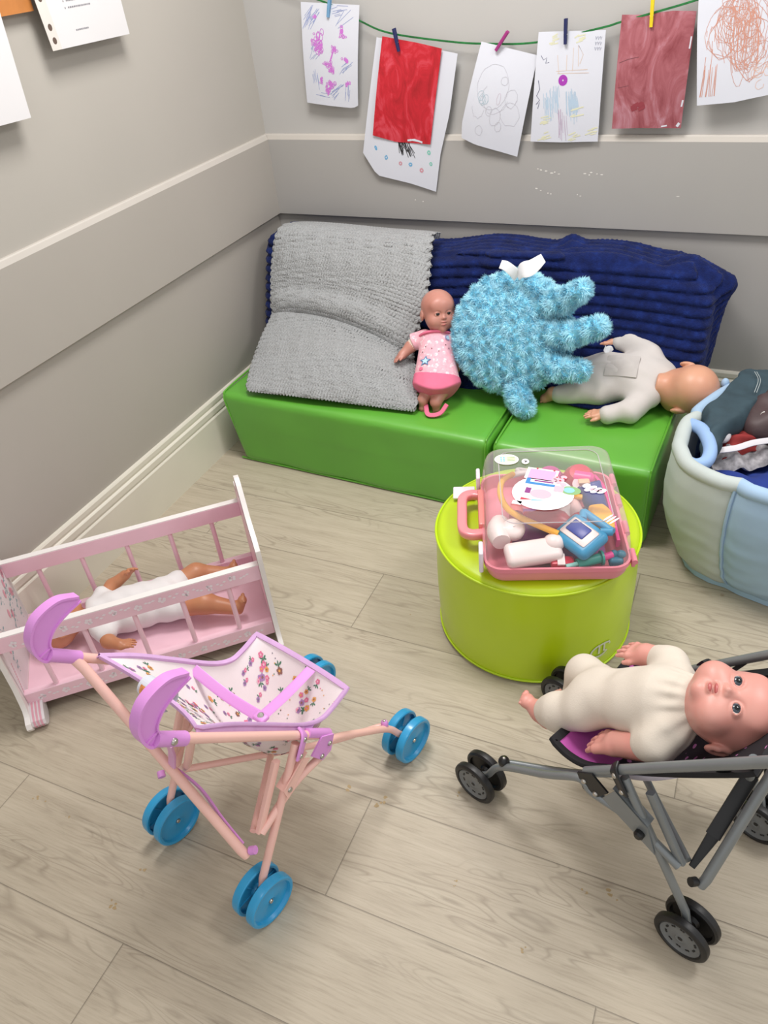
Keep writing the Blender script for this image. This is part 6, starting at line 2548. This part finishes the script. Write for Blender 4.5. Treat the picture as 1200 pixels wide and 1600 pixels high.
# ---- grey stroller
GO = np.array([1.952, -1.777, 0])
GTH = 2.773
Gh = np.array([math.cos(GTH), math.sin(GTH), 0])
Gl = np.array([-math.sin(GTH), math.cos(GTH), 0])
GS = lambda a, b, z: GO + Gh * a + Gl * b + np.array([0, 0, z])
M_gr_tube = pm('stroller_grey_metal', '#83888a', .35, .04, 20, metal=.35)
M_wheel_blk = pm('wheel_black_rubber', '#161617', .42, .1)
M_hub_grey = pm('hub_grey_plastic', '#6e7172', .4, .05)


def star_fabric():
    k = NT('black_star_fabric')
    tc = k.n('ShaderNodeTexCoord')
    vo = k.n('ShaderNodeTexVoronoi', i_Scale=42.0)
    k.l(tc.outputs['Object'], vo.inputs['Vector'])
    nz = k.n('ShaderNodeTexNoise', i_Scale=260.0)
    k.l(tc.outputs['Object'], nz.inputs['Vector'])
    d = k.math('ADD', vo.outputs['Distance'], k.math('MULTIPLY', nz.outputs['Fac'], .16))
    r = k.ramp(d, [(.30, lin('#b66fa4')), (.33, lin('#1b171d'))])
    k.l(r.outputs[0], k.b.inputs['Base Color'])
    k.b.inputs['Roughness'].default_value = .85
    return k.m


def grey_stroller():
    t = thing('doll_stroller', 'grey doll stroller with black wheels and a doll lying in its seat', 'stroller', GS(.22, 0, 0))
    tube, plate, rivet, up = stroller_frame(t, GS, M_gr_tube, M_black, M_wheel_blk, M_hub_grey, .156, .164, .498, .054, False)
    for sd in (1, -1):
        b = .156 * sd
        m = MB()
        m.tube([GS(-.068, b, .656), GS(-.135, b, .728)], .0125, 16)
        m.tube(bez([GS(-.130, b, .722), GS(-.150, b, .752), GS(-.145, b, .785), GS(-.115, b, .80)], 6), .012, 14)
        m.build('handle_grip', [M_black], t)
    edge = [(-.02, .560), (.06, .478), (.13, .412), (.205, .350), (.255, .312), (.295, .305), (.330, .318)]
    mid = [(-.015, .560), (.055, .430), (.105, .330), (.155, .262), (.215, .240), (.280, .258), (.335, .290)]
    f = seat_sheet(GS, .140, edge, mid)
    s = None
    m = MB()
    m.grid(lambda u, v: f(u, .0 + .70 * v), 24, 36, .0022, 0)
    s = m.build('seat_fabric', [star_fabric()], t, sharp=60)
    m = MB()
    m.grid(lambda u, v: f(u, .70 + .30 * v), 24, 18, .0022, 0)
    m.build('pink_liner', [pm('liner_pink', '#c95fb5', .75, .05, 20)], s)
    m = MB()
    ring = [f(u, 0) for u in np.linspace(0, 1, 24)] + [f(1, v) for v in np.linspace(0, 1, 44)[1:]] + [f(u, 1) for u in np.linspace(1, 0, 24)[1:]] + [f(0, v) for v in np.linspace(1, 0, 44)[1:]]
    m.tube(ring, [(.005, .009)] * len(ring), 8, cap=False)
    m.build('binding', [pm('black_binding', '#17161a', .8, .1)], s)
    m = MB()
    m.grid(lambda u, v: np.array(f(.03 + .94 * u, .03 + .80 * v)) - np.array([0, 0, .007]) - Gh * .003, 20, 26, .0016)
    m.build('pale_underside', [pm('underside_pale', '#c9c4d4', .8, .06, 20)], s)
    for sd in (1, -1):
        fs = lambda u, v: (np.array(f(0 if sd < 0 else 1, .02 + .62 * v)) * (1 - u) + GS(-.02 + (.225) * v, sd * .154, .608 - .246 * v) * u)
        # short loops that hang the fabric from the tube
        for v0 in (.12, .55, .93):
            m = MB()
            m.grid(lambda u, v: fs(u, v0 - .035 + .07 * v), 4, 4, .0015)
            m.build('hanging_loop', [pm('black_binding', '#17161a', .8, .1)], s)
    # black folding strap from the brace foot to the back
    m = MB()
    pts = bez([GS(.030, .128, .205), GS(.022, .075, .262), GS(.018, .022, .318), GS(.012, -.05, .380), GS(.005, -.11, .40)], 6)
    n = len(pts)
    m.tube(pts, [(.006 + .007 * min(1, i / 7), .004) for i in range(n)], 10, flat=(0, -.5, .85))
    m.build('folding_strap', [M_black], t)
    m = MB()
    m.tube([GS(.022, .085, .262), GS(.014, -.01, .352)], [(.0135, .0035)] * 2, 12, flat=(0, -.5, .85))
    m.build('strap_slider', [M_black], t)
    return t


grey_stroller()


def stroller_doll():
    t = thing('baby_doll', 'large bald doll with a cream cloth body lying in the grey stroller', 'doll', GS(.22, .02, .30))
    M_cream = pm('cream_cotton_body', '#d5cbbd', .9, .05, 12, bump=.18, bscale=350)
    neck, chest, belly, pel = [np.array(GS(*p)) for p in ((.128, .02, .485), (.175, .02, .452), (.262, .02, .385), (.335, .02, .338))]
    A = nrm(pel - neck)
    N = nrm(np.array([0, 0, 1.]) - A * A[2])
    B = np.cross(N, A)
    Rb = np.array([A, B, N])
    sN, eN, wN, hN = [np.array(GS(*p)) for p in ((.140, .074, .452), (.150, .098, .432), (.184, .104, .398), (.260, .100, .340))]
    sF, eF, wF, hF = [np.array(GS(*p)) for p in ((.190, -.045, .445), (.222, -.080, .432), (.248, -.087, .420), (.300, -.088, .404))]

    def cloth(P):
        d = sd_ell(P, (chest + belly) / 2, (.108, .073, .060), Rb)
        d = smin(d, sd_cap(P, neck + A * .015, chest, .050, .060), .03)
        d = smin(d, sd_ell(P, pel - A * .03, (.062, .066, .054), Rb), .03)
        an = smin(sd_cap(P, sN, eN, .037, .034), sd_cap(P, eN, wN + (eN - wN) * .55, .032, .027), .02)
        af = smin(sd_cap(P, sF, eF, .034, .031), sd_cap(P, eF, wF, .030, .027), .02)
        lN = smin(sd_cap(P, np.array(GS(.320, .058, .338)), np.array(GS(.368, .064, .300)), .040, .038), sd_cap(P, np.array(GS(.368, .064, .300)), np.array(GS(.392, .062, .280)), .038, .034), .02)
        lF = smin(sd_cap(P, np.array(GS(.335, -.030, .330)), np.array(GS(.385, -.052, .302)), .040, .038), sd_cap(P, np.array(GS(.385, -.052, .302)), np.array(GS(.388, -.022, .222)), .037, .030), .02)
        d = sun(.022, d, np.minimum(an, af), np.minimum(lN, lF))
        q = P - chest
        x, y = q @ A, q @ B
        d = d - .0014 * np.sin(y * 85 + 2 * np.sin(x * 33)) * np.exp(-((x - .13) / .05) ** 2) - .0004 * np.sin(x * 95 + y * 45)
        d = d - .002 * np.sin(np.arctan2(y, (q @ N)) * 14) * np.exp(-((x + .045) / .025) ** 2)
        return d
    lo, hi = bb([neck, pel, eN, eF, GS(.46, .07, .2), GS(.45, -.09, .2)], .085)
    sdf_obj('cloth_body', cloth, lo, hi, .0030, [M_cream], t)
    hc = np.array(GS(.060, .002, .492)) - .015 * rt_ + .011 * up_
    hs = .178
    Z = nrm((.90, .10, -.10))
    Yf = np.array([-.10, -.34, 1.10])
    Rh = frame(Z, Yf)
    sdf_obj('head', lambda P: sd_head(P, hc, Rh, hs, True, -.20), hc - .15, hc + .15, .0017, [M_skin_rose], t)
    h_ = [o for o in t.children if o.name.startswith('head')][0]
    eyes(t, hc, Rh, hs, M_iris_grey)
    mouth(t, hc, Rh, hs)
    # vinyl forearms with hands
    for (w, h, n, s, L) in ((wN, hN, -N, -B, .080), (wF, hF, -N, B, .066)):
        d = nrm(h - w)
        s_ = s if (s @ np.array([0, 0, 1.])) > -2 else -s
        toN = nrm(np.cross(d, N))
        if w is wN:
            th = -toN if (toN @ Gl) > 0 else toN
        else:
            th = toN if (toN @ Gl) > 0 else -toN
        e = w + d * (.044 if w is wN else .028)
        f = lambda P: smin(sd_cap(P, w - d * (.030 if w is wN else .012), e, .0255, .0235), sd_hand(P, e, d, n, th, L, .28), .012)
        lo, hi = bb([w - d * .02, e + d * L * 1.3], .05)
        n = n
        sdf_obj('forearm', f, lo, hi, .0015, [M_skin_rose], t)
    for (a, d, u, s) in ((GS(.404, .062, .262), Gh * .85 + np.array([0, 0, .55]), Gh * -.9 + np.array([0, 0, .4]), -Gl), (GS(.385, -.016, .205), Gh * .3 + np.array([0, 0, .7]), Gh * -.8 + np.array([0, 0, .5]), Gl)):
        a = np.array(a)
        f = lambda P: smin(sd_cap(P, a - Gh * .012, a + Gh * .008, .027, .025), sd_foot(P, a + Gh * .014, d, u, s, .062), .014)
        sdf_obj('foot', f, a - .085, a + .085, .0016, [M_skin_rose], t)


stroller_doll()
